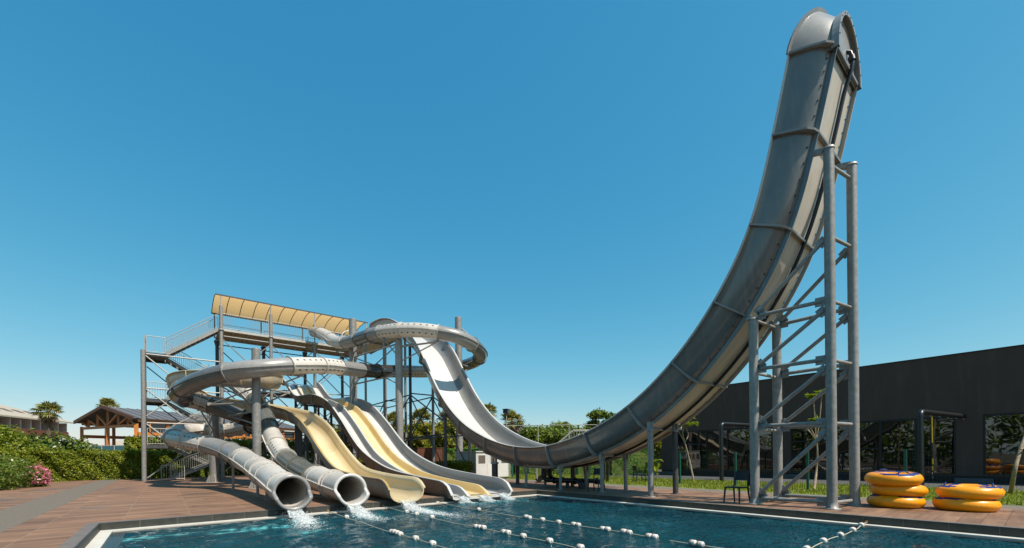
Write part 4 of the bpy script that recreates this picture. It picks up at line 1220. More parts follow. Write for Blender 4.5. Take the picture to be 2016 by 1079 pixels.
lane_rope('float line starting beside the left tube exit, leftmost of the three long lines', (-7.80, -.06, -.13), (-7.66, -16, WZ), [1.45, 4.22, 4.34, 4.47, 4.60, 5.22, 5.82])
lane_rope('float line starting left of the cream slide exit, middle of the three long lines', (-6.22, -.06, -.13), (-6.08, -16, WZ), [1.5, 2.08, 2.93, 4.86, 4.99, 5.12, 5.78, 5.90, 6.34, 7.02, 7.72])
lane_rope('float line starting beside the three-lane slide exit, longest run of floats', (-4.45, -.06, -.13), (-4.48, -16, WZ), [.1, 2.4, 4.48, 4.60, 5.06, 5.58, 6.03, 6.15, 6.8, 6.92, 7.3, 7.42, 7.85, 7.97, 8.7, 8.83])
lane_rope('short float line tied to the right pool edge near the yellow rings', (-.03, -10.13, -.12), (-7, -10.13, WZ), [.30, 1.08, 1.80, 2.68, 3.6])


def octa_cloud(name, C, r, st, m, parent):
    C = np.asarray(C, float) - np.array(ORIGIN[parent.name]); r = np.asarray(r, float)[:, None]; n = len(C)
    D = np.array([(1, 0, 0), (0, 1, 0), (-1, 0, 0), (0, -1, 0), (0, 0, st), (0, 0, -st)], float)
    vv = (C[:, None, :] + D[None] * r[:, None, :]).reshape(-1, 3)
    Fc = np.array([(0, 1, 4), (1, 2, 4), (2, 3, 4), (3, 0, 4), (1, 0, 5), (2, 1, 5), (3, 2, 5), (0, 3, 5)])
    ff = (np.arange(n)[:, None, None] * 6 + Fc[None]).reshape(-1, 3)
    me = bpy.data.meshes.new(name); me.from_pydata(vv.tolist(), [], ff.tolist()); me.polygons.foreach_set('use_smooth', [True] * len(ff)); me.materials.append(m); me.update()
    return link_mesh(name, me, parent)


def splash(x, z, label, w, reach, seed, fall=True, ndrop=170):
    """water pouring off an exit lip and the foam it leaves on the surface"""
    rs = random.Random(seed)
    t = thing('splash', label, 'splash', (x, -.4, WZ))
    t['kind'] = 'stuff'
    def drop(b, c, r, st):
        b.lathe([(.0005, -r * st), (r, 0), (.0005, r * st)], c, 5)
    if fall:
        b = MB()
        for k in range(int(320 * w)):            # strands of falling water
            sx = rs.uniform(-1, 1); v0 = rs.uniform(.22, .62); pts = []
            for j in range(7):
                f = j / 6; pts.append(V((x + w * .75 * sx * (1 + .15 * f) + rs.uniform(-.008, .008), -.20 - v0 * f * 1.0, z + .03 + .05 * sx * sx - (z + .05 * sx * sx - WZ) * f ** 1.8 + rs.uniform(-.006, .006))))
            b.tube(pts, [rs.uniform(.004, .012) * (1 - .35 * j / 6) for j in range(7)], 5)
        b.build('falling_water', M['fall'], t)
    rn = np.random.RandomState(seed); n = int(24000 * w * (.35 + reach * .55))
    f = rn.rand(n) ** 1.9; sprd = w * (.62 + 1.0 * f); a = rn.normal(size=n) * sprd * .5 + .10 * np.sin(f * 5 + seed)
    strk = .5 + .5 * np.sin(a * 38 + f * 9 + seed) * np.sin(f * 21 + a * 9); keep = rn.rand(n) < (1 - f) * .75 + .35 * strk
    yy = -.47 - reach * f + rn.normal(size=n) * .03; hh = np.abs(rn.normal(size=n)) * .05 * (1 - f) ** 2.5
    octa_cloud('foam', np.c_[x + a, yy, WZ + .012 + hh][keep], (rn.uniform(.004, .015, n) * (1.1 - .6 * f))[keep], .7, M['foam'], t)
    n = ndrop * 4; f = rn.rand(n) ** 1.6
    octa_cloud('spray', np.c_[x + rn.normal(size=n) * w * .7, -.40 - min(.9, reach) * f, WZ + np.abs(rn.normal(size=n)) * .11 * (1 - f) + .02], rn.uniform(.002, .006, n), 1.4, M['foam'], t)


splash(-8.71, -.02, 'white water pouring from the left round tube exit with foam trailing into the pool', .22, 2.5, 1)
splash(-7.2, -.03, 'white water pouring from the right round tube exit with foam trailing into the pool', .22, 2.3, 2)
splash(-5.62, -.03, 'white water pouring off the cream slide with the longest foam trail', .24, 3.0, 3)
splash(-3.62, -.06, 'small splash below the left white lane of the wide slide', .16, .40, 4, True, 40)
splash(-2.8, -.06, 'splash and foam below the cream middle lane of the wide slide', .20, .5, 5, True, 60)
splash(-1.95, -.06, 'low foam mound below the right white lane of the wide slide', .20, .45, 6, True, 50)


def ring_proto():
    t = thing('swim_ring', '', 'swim ring', (0, 0, 0), 'yellow swim rings stacked on the deck')
    Rm, r = .37, .172; b = MB(); nu, nv = 96, 36; rows = []; 
    for i in range(nu):
        th = 2 * math.pi * i / nu; row = []
        for j in range(nv):
            ph = 2 * math.pi * j / nv
            dphi = math.atan2(math.sin(ph), math.cos(ph))
            rr = r * (1 + .016 * math.sin(th * 34) * math.exp(-(dphi / .28) ** 2) + .02 * math.exp(-(dphi / .07) ** 2))
            zz = rr * math.sin(ph) * .87; zz = max(zz, -r * .79)
            row.append(V(((Rm + rr * math.cos(ph)) * math.cos(th), (Rm + rr * math.cos(ph)) * math.sin(th), zz + r * .79)))
        rows.append(row)
    rows.append(rows[0]); n0 = len(b.f)
    for i in range(nu):
        pass
    b.grid(rows, closed=True)
    for k in range(n0, len(b.f)):
        i, j = divmod(k - n0, nv); th = 360 * (i + .5) / nu; ph = 360 * (j + .5) / nv
        w1 = 62 - 20 * abs(math.sin(R_((th - 35) * 2.0)))
        sec = (th % 180)
        edge = 26 + 16 * math.sin(R_(sec * 180 / 130)) if sec < 130 else 0
        if sec < 130 and 85 - edge < ph < 92 + edge * .75: b.m[k] = 1
        if 28 < sec < 100 and abs(ph - 88) < 9 + 5 * math.sin(R_((sec - 28) * 2.5)): b.m[k] = 0
    b.build('tube', [M['ring_yellow'], M['ring_blue']], t)
    for th in (64, 244):
        q = R_(th); d = V((math.cos(q), math.sin(q), 0)); s = V((-d.y, d.x, 0)); c = d * Rm + V((0, 0, r * 1.66 - .003))
        b = MB(); b.tube([c + s * x + V((0, 0, z)) for x, z in ((-.11, -.005), (-.09, .028), (-.04, .045), (.04, .045), (.09, .028), (.11, -.005))], .013, 8)
        for x in (-.11, .11): b.disc(c + s * x, V((0, 0, 1)), .032, 10, .008)
        b.build('handle', M['ring_blue'], t)
    return t


rg = ring_proto(); first = True
A0, B0 = V((2.53, -10.16, 0)), V((2.80, -11.32, 0))
for dx, dy, z, rz, tl, lab in ((0, 0, 0, .3, (0, 0), 'yellow swim ring at the bottom of the stack of three, by the steel column'),
                               (.05, -.03, .272, 1.5, (.03, -.02), 'yellow swim ring in the middle of the stack of three'),
                               (-.06, .03, .55, 2.7, (-.03, .04), 'yellow swim ring on top of the stack of three')):
    if first: r = rg; first = False
    else: r = copy_thing(rg, (0, 0, 0))
    r.location = A0 + V((dx, dy, z + .005)); r.rotation_euler = (tl[0], tl[1], rz); r['label'] = lab
for dx, dy, z, rz, tl, lab in ((0, 0, 0, .9, (0, 0), 'yellow swim ring at the bottom of the stack of two'), (.05, -.05, .275, 3.6, (.02, .02), 'yellow swim ring on top of the stack of two')):
    r = copy_thing(rg, B0 + V((dx, dy, z + .005)), lab); r.rotation_euler = (tl[0], tl[1], rz)


def chair_proto():
    t = thing('pool_chair', '', 'chair', (0, 0, 0), 'black plastic chairs round the pool')
    # faces -x; seat 0.44 m
    b = MB(); rows = []
    for i in range(7):
        x = -.21 + .42 * i / 6; rows.append([V((x, y, .445 - .012 * math.cos(y * 7) - .01 * (i / 6))) for y in [-.21 + .42 * k / 6 for k in range(7)]])
    b.grid(rows); b.grid([[p - V((0, 0, .022)) for p in r] for r in rows], flip=True); b.build('seat', M['plastic_black'], t)
    b = MB(); b.span((-.215, -.215, .405), (.215, .215, .428)); b.build('seat_rim', M['plastic_black'], t)
    b = MB(); rows = []
    for i in range(5):
        z = .60 + .24 * i / 4; rows.append([V((.225 + .10 * (z - .44) + .03 * (1 - (y / .2) ** 2), y, z)) for y in [-.20 + .40 * k / 8 for k in range(9)]])
    b.grid(rows); b.grid([[p + V((.02, 0, 0)) for p in r] for r in rows], flip=True); b.build('backrest', M['navy'], t)
    for sy in (-1, 1):
        b = MB(); b.tube([V((.21, sy * .195, .42)), V((.235, sy * .2, .62)), V((.27, sy * .195, .84))], .017, 8); b.build('back_post', M['plastic_black'], t)
        b = MB(); b.tube([V((-.20, sy * .195, .42)), V((-.235, sy * .215, 0))], [.026, .02], 8); b.build('leg', M['plastic_black'], t)
        b = MB(); b.tube([V((.20, sy * .195, .42)), V((.27, sy * .215, 0))], [.026, .02], 8); b.build('leg', M['plastic_black'], t)
    return t


ch = chair_proto(); ch.location = (.70, -7.22, .006); ch.rotation_euler.z = -.12
ch['label'] = 'black chair at the pool edge beside the four-column support, towel over its side'
copy_thing(ch, (1.20, -1.95, .006), 'dark chair in shade by the black pipes under the half-pipe slide', rotz=.25)
copy_thing(ch, Pz(1259, 950) + V((0, 0, -.01)), 'dark chair on the lawn behind the posts of the half-pipe slide', rotz=2.6)
b = MB(); rows = []
for i in range(7):
    z = .80 - .34 * i / 6; rows.append([V((.955 + .03 * math.sin(y * 30) + .02 * math.sin(i), -7.47 + y * .6, z + .0)) for y in [-.10 + .22 * k / 6 for k in range(7)]])
b.grid(rows); b.grid([[p + V((.018, 0, 0)) for p in r] for r in rows], flip=True)
tag(b.build('towel', M['plastic_black'], None, loc=(.95, -7.45, .6)), 'black towel hanging from the chair beside the four-column support', 'towel')

# black pipework under the dip of the half-pipe slide
for lab, pts, r in (('thick black pipe with an elbow, nearer the pool', [(1.55, 1.25, 1.0), (1.55, 1.25, .42), (1.65, .95, .3), (1.72, .2, .3), (1.75, -.45, .3), (1.76, -.66, .22), (1.76, -.70, 0)], .10),
                    ('thick black pipe with an elbow, farther from the pool', [(2.2, 1.6, .9), (2.2, 1.5, .36), (2.25, 1.2, .28), (2.4, 0, .28), (2.5, -.95, .28), (2.52, -1.15, .2), (2.52, -1.18, 0)], .10)):
    t = thing('water_pipe', lab, 'pipe', (pts[0][0], pts[0][1], 0), 'black pipes under the half-pipe slide')
    sp = spline([V(p) for p in pts], .08)[0]
    b = MB(); b.tube(sp, r, 14); b.build('pipe', M['black_steel'], t)
    b = MB()
    for k in (6, 14, len(sp) - 6):
        p, q = sp[min(k, len(sp) - 2)], sp[min(k + 1, len(sp) - 1)]; d = (q - p).normalized() * .025; b.tube([p - d, p + d], r * 1.45, 14)
    b.build('pipe_flange', M['black_steel'], t)
    for k in (len(sp) // 2, len(sp) * 2 // 3):
        b = MB(); p = sp[k]; b.span((p.x - .09, p.y - .02, 0), (p.x + .09, p.y + .02, p.z - r * .8)); b.build('pipe_stand', M['steel_dark'], t)

# ------------------------------------------------------------------ cabin, rust-brown enclosure, metal stairs
cb = thing('cabin', 'low white cabin with louvred window panels behind the half-pipe slide', 'cabin', (4.1, 9.3, 0))
b = MB(); b.span((2.8, 8.3, .10), (5.32, 10.5, 1.62)); b.build('walls', M['white_paint'], cb)
b = MB(); b.span((2.74, 8.24, 1.62), (5.38, 10.56, 1.67)); b.build('roof', M['white_paint'], cb)
for x0, x1 in ((2.97, 3.44), (3.86, 4.28), (4.65, 5.14)):
    b = MB(); b.span((x0 - .03, 8.285, .96), (x1 + .03, 8.3, 1.45)); f = b.build('window_frame', M['white_paint'], cb)
    b = MB()
    for k in range(11):
        z = 1.0 + .41 * k / 10; b.beam(V((x0, 8.275, z)), V((x1, 8.275, z)), .02, .026)
    b.build('louvre', M['cabin_grey'], f)
for x0, x1 in ((2.84, 3.6), (3.62, 4.44), (4.46, 5.28)):
    b = MB(); b.span((x0, 8.29, .14), (x1, 8.3, .92)); b.build('door_panel', M['white_paint'], cb)
b = MB()
for x in (2.95, 4.05, 5.15):
    for y in (8.45, 10.3): b = MB(); b.span((x - .07, y - .07, 0), (x + .07, y + .07, .1)); b.build('foot', M['steel_dark'], cb)
rb = thing('enclosure', 'rust-brown ribbed metal enclosure behind the three-lane slide', 'enclosure', (4, 17, 0))
b = MB(); b.span((3.05, 16.2, 0), (5.2, 18.2, 2.02)); b.build('walls', M['rust'], rb)
b = MB(); x = 3.1
while x < 5.2: b.span((x, 16.165, .02), (x + .045, 16.2, 2.02)); x += .1
b.build('ribs', M['rust'], rb)
b = MB(); b.span((3.03, 16.15, 2.02), (5.23, 18.23, 2.06)); b.build('cap_rail', M['rust'], rb)

ms = thing('metal_stairs', 'dark metal stairs with pale railings by the green hedge fence', 'stairs', (3.5, 3.8, 0))
S0, S1 = V((3.50, 3.86, .05)), V((4.95, 2.70, 1.62)); sd = (S1 - S0); sn = V((sd.y, -sd.x, 0)).normalized() * -.45; sn = V((.629, .778, 0)) * .42
for s in (-1, 1):
    b = MB(); b.beam(S0 + sn * s, S1 + sn * s, .06, .2); b.build('stringer', M['black_steel'], ms)
    railing(S0 + sn * s, S1 + sn * s, 1.0, ms, 10)
    railing(S1 + sn * s, S1 + sn * s + V((1.3, -1.05, 0)), 1.0, ms, 12)
for k in range(8):
    f = (k + .6) / 8; c = S0 + sd * f; b = MB(); b.beam(c - sn * .93, c + sn * .93, .26, .035); b.build('tread', M['steel_dark'], ms)
b = MB(); c = S1 + V((.65, -.52, -.03)); b.beam(S1 - V((0, 0, .03)), S1 + V((1.3, -1.05, -.03)), .8, .08); b.build('landing', M['steel_dark'], ms)
for f in (.0, 1.0):
    for s in (-1, 1):
        p = S1 + V((1.3, -1.05, 0)) * f + sn * s * .9; b = MB(); b.span((p.x - .05, p.y - .05, 0), (p.x + .05, p.y + .05, 1.55)); b.build('leg', M['black_steel'], ms)

# ------------------------------------------------------------------ fence along the lawn
fn = thing('mesh_fence', 'green wire mesh fence with green posts along the lawn', 'fence', (7.5, 0, 0))
FP = [(5.3, 8.05)] + [(7.75 + .2 * y, y) for y in (4.9, 1.75, -1.75, -4.5, -7.2, -9.85, -12.6, -15.2)]
for x, y in FP:
    b = MB(); b.span((x - .035, y - .035, 0), (x + .035, y + .035, 1.42)); b.build('post', M['fence_green'], fn)
for (x0, y0), (x1, y1) in zip(FP[:-1], FP[1:]):
    b = MB(); d = V((x1 - x0, y1 - y0, 0)); n = int(d.length / .085)
    for k in range(1, n):
        p = V((x0, y0, 0)) + d * k / n; b.beam(p + V((0, 0, .05)), p + V((0, 0, 1.32)), .004, .004)
    for z in (.05, .27, .49, .71, .93, 1.15, 1.32): b.beam(V((x0, y0, z)), V((x1, y1, z)), .006, .006)
    b.build('wire_panel', M['mesh_dark'], fn)

# ------------------------------------------------------------------ charcoal building on the right
bd = thing('flat_roofed_building', 'long low charcoal building with a plain parapet and big reflecting windows', 'building', (18, -10, 0))
BX = 15.6; Y0, Y1 = 4.3, -32.0; ZT = 5.58; WZ0, WZ1 = .33, 2.90
WIN = [(3.2, -2.7), (-3.62, -10.0), (-10.8, -15.2), (-16.4, -22.0), (-23.2, -29)]
b = MB()
def wallrect(y0, y1, z0, z1): b.span((BX, min(y0, y1), z0), (BX + .3, max(y0, y1), z1))
wallrect(Y0, Y1, WZ1, ZT); wallrect(Y0, Y1, -.1, WZ0)
yy = Y0
for a, c in WIN: wallrect(yy, a, WZ0, WZ1); yy = c
wallrect(yy, Y1, WZ0, WZ1)
b.span((BX + .3, Y0 - .3, -.1), (40, Y0, ZT)); b.span((BX + .3, Y1, -.1), (40, Y1 + .3, ZT)); b.span((BX + .3, Y1 + .3, ZT - .4), (40, Y0 - .3, ZT - .3))
b.span((39.7, Y1 + .3, -.1), (40, Y0 - .3, ZT - .4))
b.build('walls', M['charcoal'], bd)
b = MB(); b.span((BX - .03, Y1, ZT), (BX + .34, Y0 + .03, ZT + .04)); b.build('parapet_cap', M['charcoal_trim'], bd)
b = MB(); b.span((BX - .012, Y1, -.05), (BX - .001, Y0, .30)); b.build('skirting', M['charcoal_trim'], bd)
b = MB(); b.span((BX + 3.5, Y1 + .3, .0), (BX + 3.6, Y0 - .3, 3.4)); b.build('inner_wall', M['charcoal'], bd)
MUL = [[1.12, -.18, -1.52], [-6.55, -7.45, -8.7], [-12.5], [-18, -20], [-25, -27]]
for (a, c), ml_ in zip(WIN, MUL):
    b = MB()
    for z0, z1 in ((WZ0, WZ0 + .06), (WZ1 - .08, WZ1)): b.span((BX + .03, c, z0), (BX + .14, a, z1))
    for y in [a - .03, c + .03] + ml_: b.span((BX + .035, y - .04, WZ0 + .06), (BX + .135, y + .04, WZ1 - .08))
    if len(ml_) > 1:
        for y0, y1, z in ((a, ml_[0], 2.0), (ml_[0], ml_[1], 1.55)): b.span((BX + .05, y1 + .041, z - .03), (BX + .13, y0 - .06, z + .03))
    wf = b.build('window_frame', M['charcoal_trim'], bd)
    ed = [a] + ml_ + [c]
    for y0, y1 in zip(ed[:-1], ed[1:]):
        b = MB(); rows = [[V((BX + .085 + .0 * k, y0 + (y1 - y0) * k / 8, WZ0 + .03 + (WZ1 - WZ0 - .06) * j / 8)) for k in range(9)] for j in range(9)]
        b.grid(rows); b.build('pane', M['window'], wf)
for i, (y0, y1) in enumerate(((4.1, 3.0), (-2.9, -4.4), (-10.0, -11.1))):
    b = MB(); b.span((BX - .55, y1, 0), (BX - .03, y0, .20)); tag(b.build('low_block', M['plinth'], None, loc=(BX - .3, (y0 + y1) / 2, 0)),
        'low grey block at the charcoal wall ' + ('by its left corner', 'between the first two window groups', 'behind the stack of two yellow rings')[i], 'block', 'grey blocks along the charcoal wall')
# black training frames standing on the road
for lab, x, y, zt, xe in (('black pipe pull-up rig in front of the left windows', 10.0, -2.45, 2.83, 15.5), ('black pipe pull-up rig with a yellow strap, right of the four-column support', 10.9, -9.5, 2.86, 15.5)):
    t = thing('pull_up_rig', lab, 'pull-up rig', (x, y, 0), 'black pipe pull-up rigs')
    cpts = [V((x, y, 0)), V((x, y, zt - .18))] + [V((x + .18 * (1 - math.cos(q)), y, zt - .18 + .18 * math.sin(q))) for q in [math.pi / 2 * k / 6 for k in range(1, 7)]] + [V((xe, y - .75 * (xe - x) / 4.6, zt))]
    cpts = [V((p.x, y - .75 * max(0, p.x - x) / 4.6, p.z)) for p in cpts]
    b = MB(); b.tube(cpts, .095, 14); b.build('frame', M['black_steel'], t)
    b = MB(); b.tube([V((x, y, 0)), V((x, y, .03))], .16, 14); b.build('base_plate', M['black_steel'], t)
    b = MB()
    for k in range(5): b.tube([V((x + 1 + k * .9, y - .75 * (1 + k * .9) / 4.6, zt - .08)), V((x + 1 + k * .9, y - .75 * (1 + k * .9) / 4.6, zt - .15))], .02, 6)
    b.build('hook', M['steel'], t)
t = thing('training_strap', 'yellow and black training strap hanging from the black pull-up rig', 'strap', (12.0, -9.68, 2.7))
b = MB(); b.span((11.97, -9.695, 1.7), (12.03, -9.67, 2.72)); b.span((12.03, -9.70, .86), (12.08, -9.67, 1.08)); b.span((12.0, -9.70, .62), (12.04, -9.67, .80)); b.build('webbing', M['yellow_strap'], t)
b = MB(); b.span((12.0, -9.69, 1.1), (12.04, -9.665, 1.7)); b.span((12.01, -9.695, .80), (12.05, -9.665, .86)); b.tube([V((12.02 + .10 * math.cos(q), -9.68, .42 + .12 * math.sin(q))) for q in [2 * math.pi * k / 14 for k in range(15)]], .015, 6); b.build('grip', M['plastic_black'], t)

# ------------------------------------------------------------------ planting
def bush(name, label, cat, ells, n, size, m, seed, aspect=.5, group=None, core=.62, stems=None, shell=.5, lump=.22):
    c0 = V((sum(e[0] for e in ells) / len(ells), sum(e[1] for e in ells) / len(ells), 0))
    t = thing(name, label, cat, c0, group)
    p, nr = blob(ells, n, seed, shell, lump); k = p[:, 2] > .03; p, nr = p[k], nr[k]
    leaf_object('foliage', p, nr, size, m, t, aspect, seed)
    rn = random.Random(seed); b = MB()
    for e in ells:
        for q in range(3):
            a = V((e[0] + rn.uniform(-.2, .2) * e[3], e[1] + rn.uniform(-.2, .2) * e[4], 0)); z = V((e[0] + rn.uniform(-.6, .6) * e[3], e[1] + rn.uniform(-.6, .6) * e[4], max(.2, e[2] + e[5] * .4)))
            b.tube([a, (a + z) / 2 + V((rn.uniform(-.1, .1), rn.uniform(-.1, .1), 0)), z], [.035, .028, .012], 6)
    b.build('stems', M['bark'], t)
    return t


def hedge(label, path, depth, h, n, size, m, seed, bulge=.16, core=None):
    t = thing('hedge', label, 'hedge', (path[0][0], path[0][1], 0))
    p, nr = hedge_cloud(path, depth, h, n, seed, bulge)
    leaf_object('foliage', p, nr, size, M[m], t, .55, seed)
    p, nr = hedge_cloud(path, depth * .55, h * .88, n // 2, seed + 1, bulge)
    leaf_object('inner_foliage', p, nr, size * 1.3, M[m], t, .7, seed + 1)
    b = MB(); rn = random.Random(seed)
    for (x0, y0), (x1, y1) in zip(path[:-1], path[1:]):
        d = math.hypot(x1 - x0, y1 - y0)
        for k in range(int(d / .5)):
            f = (k + rn.random()) / (d / .5); x, y = x0 + (x1 - x0) * f, y0 + (y1 - y0) * f
            b.tube([V((x, y, 0)), V((x + rn.uniform(-.1, .1), y + rn.uniform(-.1, .1), h * .85))], [.03, .012], 5)
    b.build('stems', M['bark'], t)
    return t


hedge('clipped green hedge along the back of the deck, left of the stair tower', [(-19.5, 25.6), (-17.3, 28.3), (-15, 29.4), (-11.5, 29.7), (-8, 29.8)], 1.2, 1.95, 46000, .105, 'leaf_hedge', 11, .12)
hedge('taller green hedge behind the stair tower and tube slides', [(-13.6, 32.0), (-8, 32.4), (-4, 31.5), (3.0, 31.0)], 1.4, 2.95, 32000, .15, 'leaf_hedge', 12, .18)
hedge('tall creeper-covered hedge with orange tips behind the three-lane slide', [tuple(P(640, 870, 42)[:2]), tuple(P(780, 870, 40)[:2]), tuple(P(935, 870, 38.5)[:2])], 1.5, 3.9, 26000, .24, 'leaf_ivy', 13, .45)
hedge('loose green hedge beyond the screen fence, left of the charcoal building', [tuple(P(1130, 880, 50)[:2]), tuple(P(1240, 880, 46)[:2]), tuple(P(1345, 880, 41)[:2])], 1.6, 3.2, 11000, .24, 'leaf_ivy', 16, .4)
hedge('low clipped hedge between the rust-brown enclosure and the white cabin', [tuple(P(862, 915, 25.5)[:2]), tuple(P(925, 915, 24.5)[:2])], .8, 1.05, 5000, .10, 'leaf_hedge', 14, .06)
e = P(18, 885, 27.5); bush('shrub', 'large leafy green shrub at the left edge above the oleander', 'shrub', [(e.x, e.y, 1.5, 1.6, 1.5, 1.75), (e.x - 2, e.y + .5, 1.8, 1.9, 1.8, 2.1), (e.x + .9, e.y + .4, 1.1, 1.0, 1.0, 1.25), (e.x - .5, e.y + .6, 2.5, 1.1, 1.1, 1.15)], 15000, .17, M['leaf_hedge'], 21, .6)
e = P(112, 885, 34.5); bush('shrub', 'broad-leaved dark shrub in front of the palm', 'shrub', [(e.x - 1.8, e.y, 1.75, 1.6, 1.2, 1.75), (e.x, e.y, 1.75, 1.6, 1.2, 1.75), (e.x + 1.3, e.y - .3, 1.5, 1.1, 1.0, 1.55), (e.x - 3.4, e.y + .4, 1.9, 1.5, 1.2, 1.9)], 10500, .27, M['leaf_big'], 22, .55)
e = P(14, 945, 21.5); ol = bush('oleander', 'low oleander bush with a few white flowers at the deck edge', 'shrub', [(e.x - .2, e.y - 2.0, .55, 1.0, 1.1, .85), (e.x, e.y, .65, 1.05, 1.3, .95), (e.x - .2, e.y + 1.6, .65, .8, .9, .95), (e.x - 1.2, e.y + .6, .8, 1.0, 1.5, 1.1)], 15000, .17, M['leaf_ole'], 23, .22)
p, nr = blob([(e.x, e.y, .7, 1.1, 1.5, .98)], 40, 5, .1); leaf_object('flowers', p[p[:, 2] > .4], nr[p[:, 2] > .4], .10, M['flower_white'], ol, .9, 3)
e = P(73, 938, 22.6); pk = bush('flowering_shrub', 'small shrub covered in pink flowers at the deck edge', 'shrub', [(e.x, e.y, .42, .40, .6, .60), (e.x - .1, e.y + .6, .45, .4, .5, .6)], 2600, .13, M['leaf_ole'], 24, .3)
p, nr = blob([(e.x + .03, e.y - .05, .46, .46, .66, .66), (e.x - .05, e.y + .55, .48, .44, .5, .62)], 1300, 6, .18); leaf_object('flowers', p[p[:, 2] > .08], nr[p[:, 2] > .08], .085, M['flower_pink'], pk, .95, 4)
b = MB(); b.poly([V((-17.24, -26, .03)), V((-17.2, -26, .03)), V((-17.2, 28.6, .03)), V((-17.24, 28.6, .03))]); b.span((-17.28, -26, -.05), (-17.2, 28.6, .05))
tag(b.build('deck_edging', M['curb_top']), kind='structure')


def fan_palm(label, base, h, cr, seed, group='fan palms beyond the pool area'):
    t = thing('palm_tree', label, 'palm', base, group); rn = random.Random(seed); base = V(base)
    top = base + V((rn.uniform(-.3, .3), rn.uniform(-.3, .3), h))
    pts = [base + (top - base) * k / 10 + V((math.sin(k * .7) * .06, 0, 0)) for k in range(11)]
    b = MB(); b.tube(pts, [.24 - .07 * k / 10 + (.03 if k % 2 else 0) for k in range(11)], 12); b.build('trunk', M['palm_bark'], t)
    for nm, mt, n, e0, e1, ln in (('dead_fronds', M['leaf_dead'], 26, -82, -35, .9), ('fronds', M['leaf_palm'], 46, -30, 80, 1.0)):
        b = MB()
        for k in range(n):
            az = 2 * math.pi * (k * .381 + rn.random() * .2); el = R_(rn.uniform(e0, e1)); d = V((math.cos(az) * math.cos(el), math.sin(az) * math.cos(el), math.sin(el)))
            st = cr * rn.uniform(.42, .62) * ln; c = top + d * st; side = d.cross(V((0, 0, 1))).normalized(); up = side.cross(d).normalized()
            b.beam(top, c, .02, .02)
            L_ = cr * rn.uniform(.45, .62) * ln; nb = 13
            for j in range(nb):
                a = R_(-105 + 210 * j / (nb - 1)); dd = (d * math.cos(a) + side * math.sin(a)).normalized()
                ll = L_ * (1 - .25 * abs(a) / R_(105)); dr = V((0, 0, -1)) * ll * rn.uniform(.12, .4)
                w_ = dd.cross(up).normalized() * L_ * .075
                m1 = c + dd * ll * .55 + up * .03; tip = c + dd * ll + dr
                b.poly([c, m1 - w_, tip, m1 + w_])
        b.build(nm, mt, t)
    return t


for lab, (u, v, d), cr, sd in (('fan palm in front of the pale hotel roof', (100, 811, 46), 1.35, 1), ('fan palm peeking over the pavilion roof', (207, 802, 64), 1.7, 2), ('browning fan palm left of the half-pipe slide, seen between the thin trestle posts', (832, 828, 44), 1.45, 3),
                               ('fan palm partly hidden by the left side of the half-pipe slide', (884, 828, 45), 1.5, 4), ('fan palm behind the tall column under the upper tube', (776, 832, 46), 1.4, 5), ('fan palm beside the floodlight', (1008, 830, 50), 1.6, 6),
                               ('small fan palm right of the metal stairs railing', (1108, 851, 58), 1.7, 7), ('fan palm just above the half-pipe slide rim, left of the floodlight', (966, 812, 48), 1.2, 8)):
    p = P(u, v, d); fan_palm(lab, (p.x, p.y, 0), p.z, cr, sd)


def tree(name, label, base, top, ells, n, size, m, seed, r0=.14, aspect=.5, group=None, bark='bark', shell=.6):
    t = thing(name, label, 'tree', base, group); rn = random.Random(seed); base = V(base); top = V(top)
    b = MB(); pts = [base + (top - base) * k / 6 + V((rn.uniform(-.05, .05), rn.uniform(-.05, .05), 0)) * (0 if k == 0 else 1) for k in range(7)]
    b.tube(pts, [r0 * (1 - .55 * k / 6) for k in range(7)], 10)
    b.build('trunk', M[bark], t); b = MB()
    for e in ells:
        c = V(e[:3]); s = pts[rn.choice((4, 5, 6))]; mid = (s + c) / 2 + V((rn.uniform(-.15, .15), rn.uniform(-.15, .15), -.1)); b.tube(spline([s, mid, c], .3)[0], r0 * .28, 7)
        for q in range(3):
            d = V((rn.uniform(-1, 1), rn.uniform(-1, 1), rn.uniform(-.2, 1))); d = V((d.x * e[3], d.y * e[4], d.z * e[5])) * .8; b.tube([c, c + d * .5, c + d], [r0 * .2, r0 * .13, r0 * .05], 5)
    b.build('limbs', M[bark], t)
    p, nr = blob(ells, n, seed, shell, .3); leaf_object('crown', p, nr, size, M[m], t, aspect, seed)
    return t


rt = random.Random(9)
for lab, (u, v, d), rx, rz, sd in (('rounded green tree behind the cream court fence, left one', (1052, 856, 52), 2.4, 1.7, 31), ('rounded green tree behind the cream court fence, right one', (1092, 853, 55), 2.3, 1.8, 32), ('olive-green tree behind the metal stairs railing', (1128, 868, 50), 1.9, 1.4, 33),
                                   ('green tree beyond the tall creeper hedge', (905, 842, 52), 1.8, 1.6, 34)):
    c = P(u, v, d); ells = [(c.x + rt.uniform(-1, 1) * rx * .6, c.y + rt.uniform(-1, 1) * rx * .6, c.z + rt.uniform(-.5, .45) * rz, rx * rt.uniform(.4, .62), rx * rt.uniform(.4, .62), rz * rt.uniform(.4, .6)) for _ in range(7)] + [(c.x, c.y, c.z - .4, rx * .7, rx * .7, rz * .7)]
    tree('tree', lab, (c.x, c.y, 0), (c.x, c.y, c.z - rz * .4), ells, 8500, .30, 'leaf_tree', sd, .2)
c = P(1178, 822, 42); rr = [(c.x + dx, c.y + dy, c.z + dz, r, r, r * .62) for dx, dy, dz, r in ((-.85, -.3, .15, .62), (.25, .2, .35, .72), (1.0, -.5, .1, .6), (-.2, .4, -.55, .6), (.6, -.6, -.5, .55))]
tree('tree', 'slender tree with starry leaf clumps rising over the slide rim', (c.x, c.y, 0), (c.x, c.y, c.z - .6), rr, 1700, .42, 'leaf_tree', 36, .12, .28)
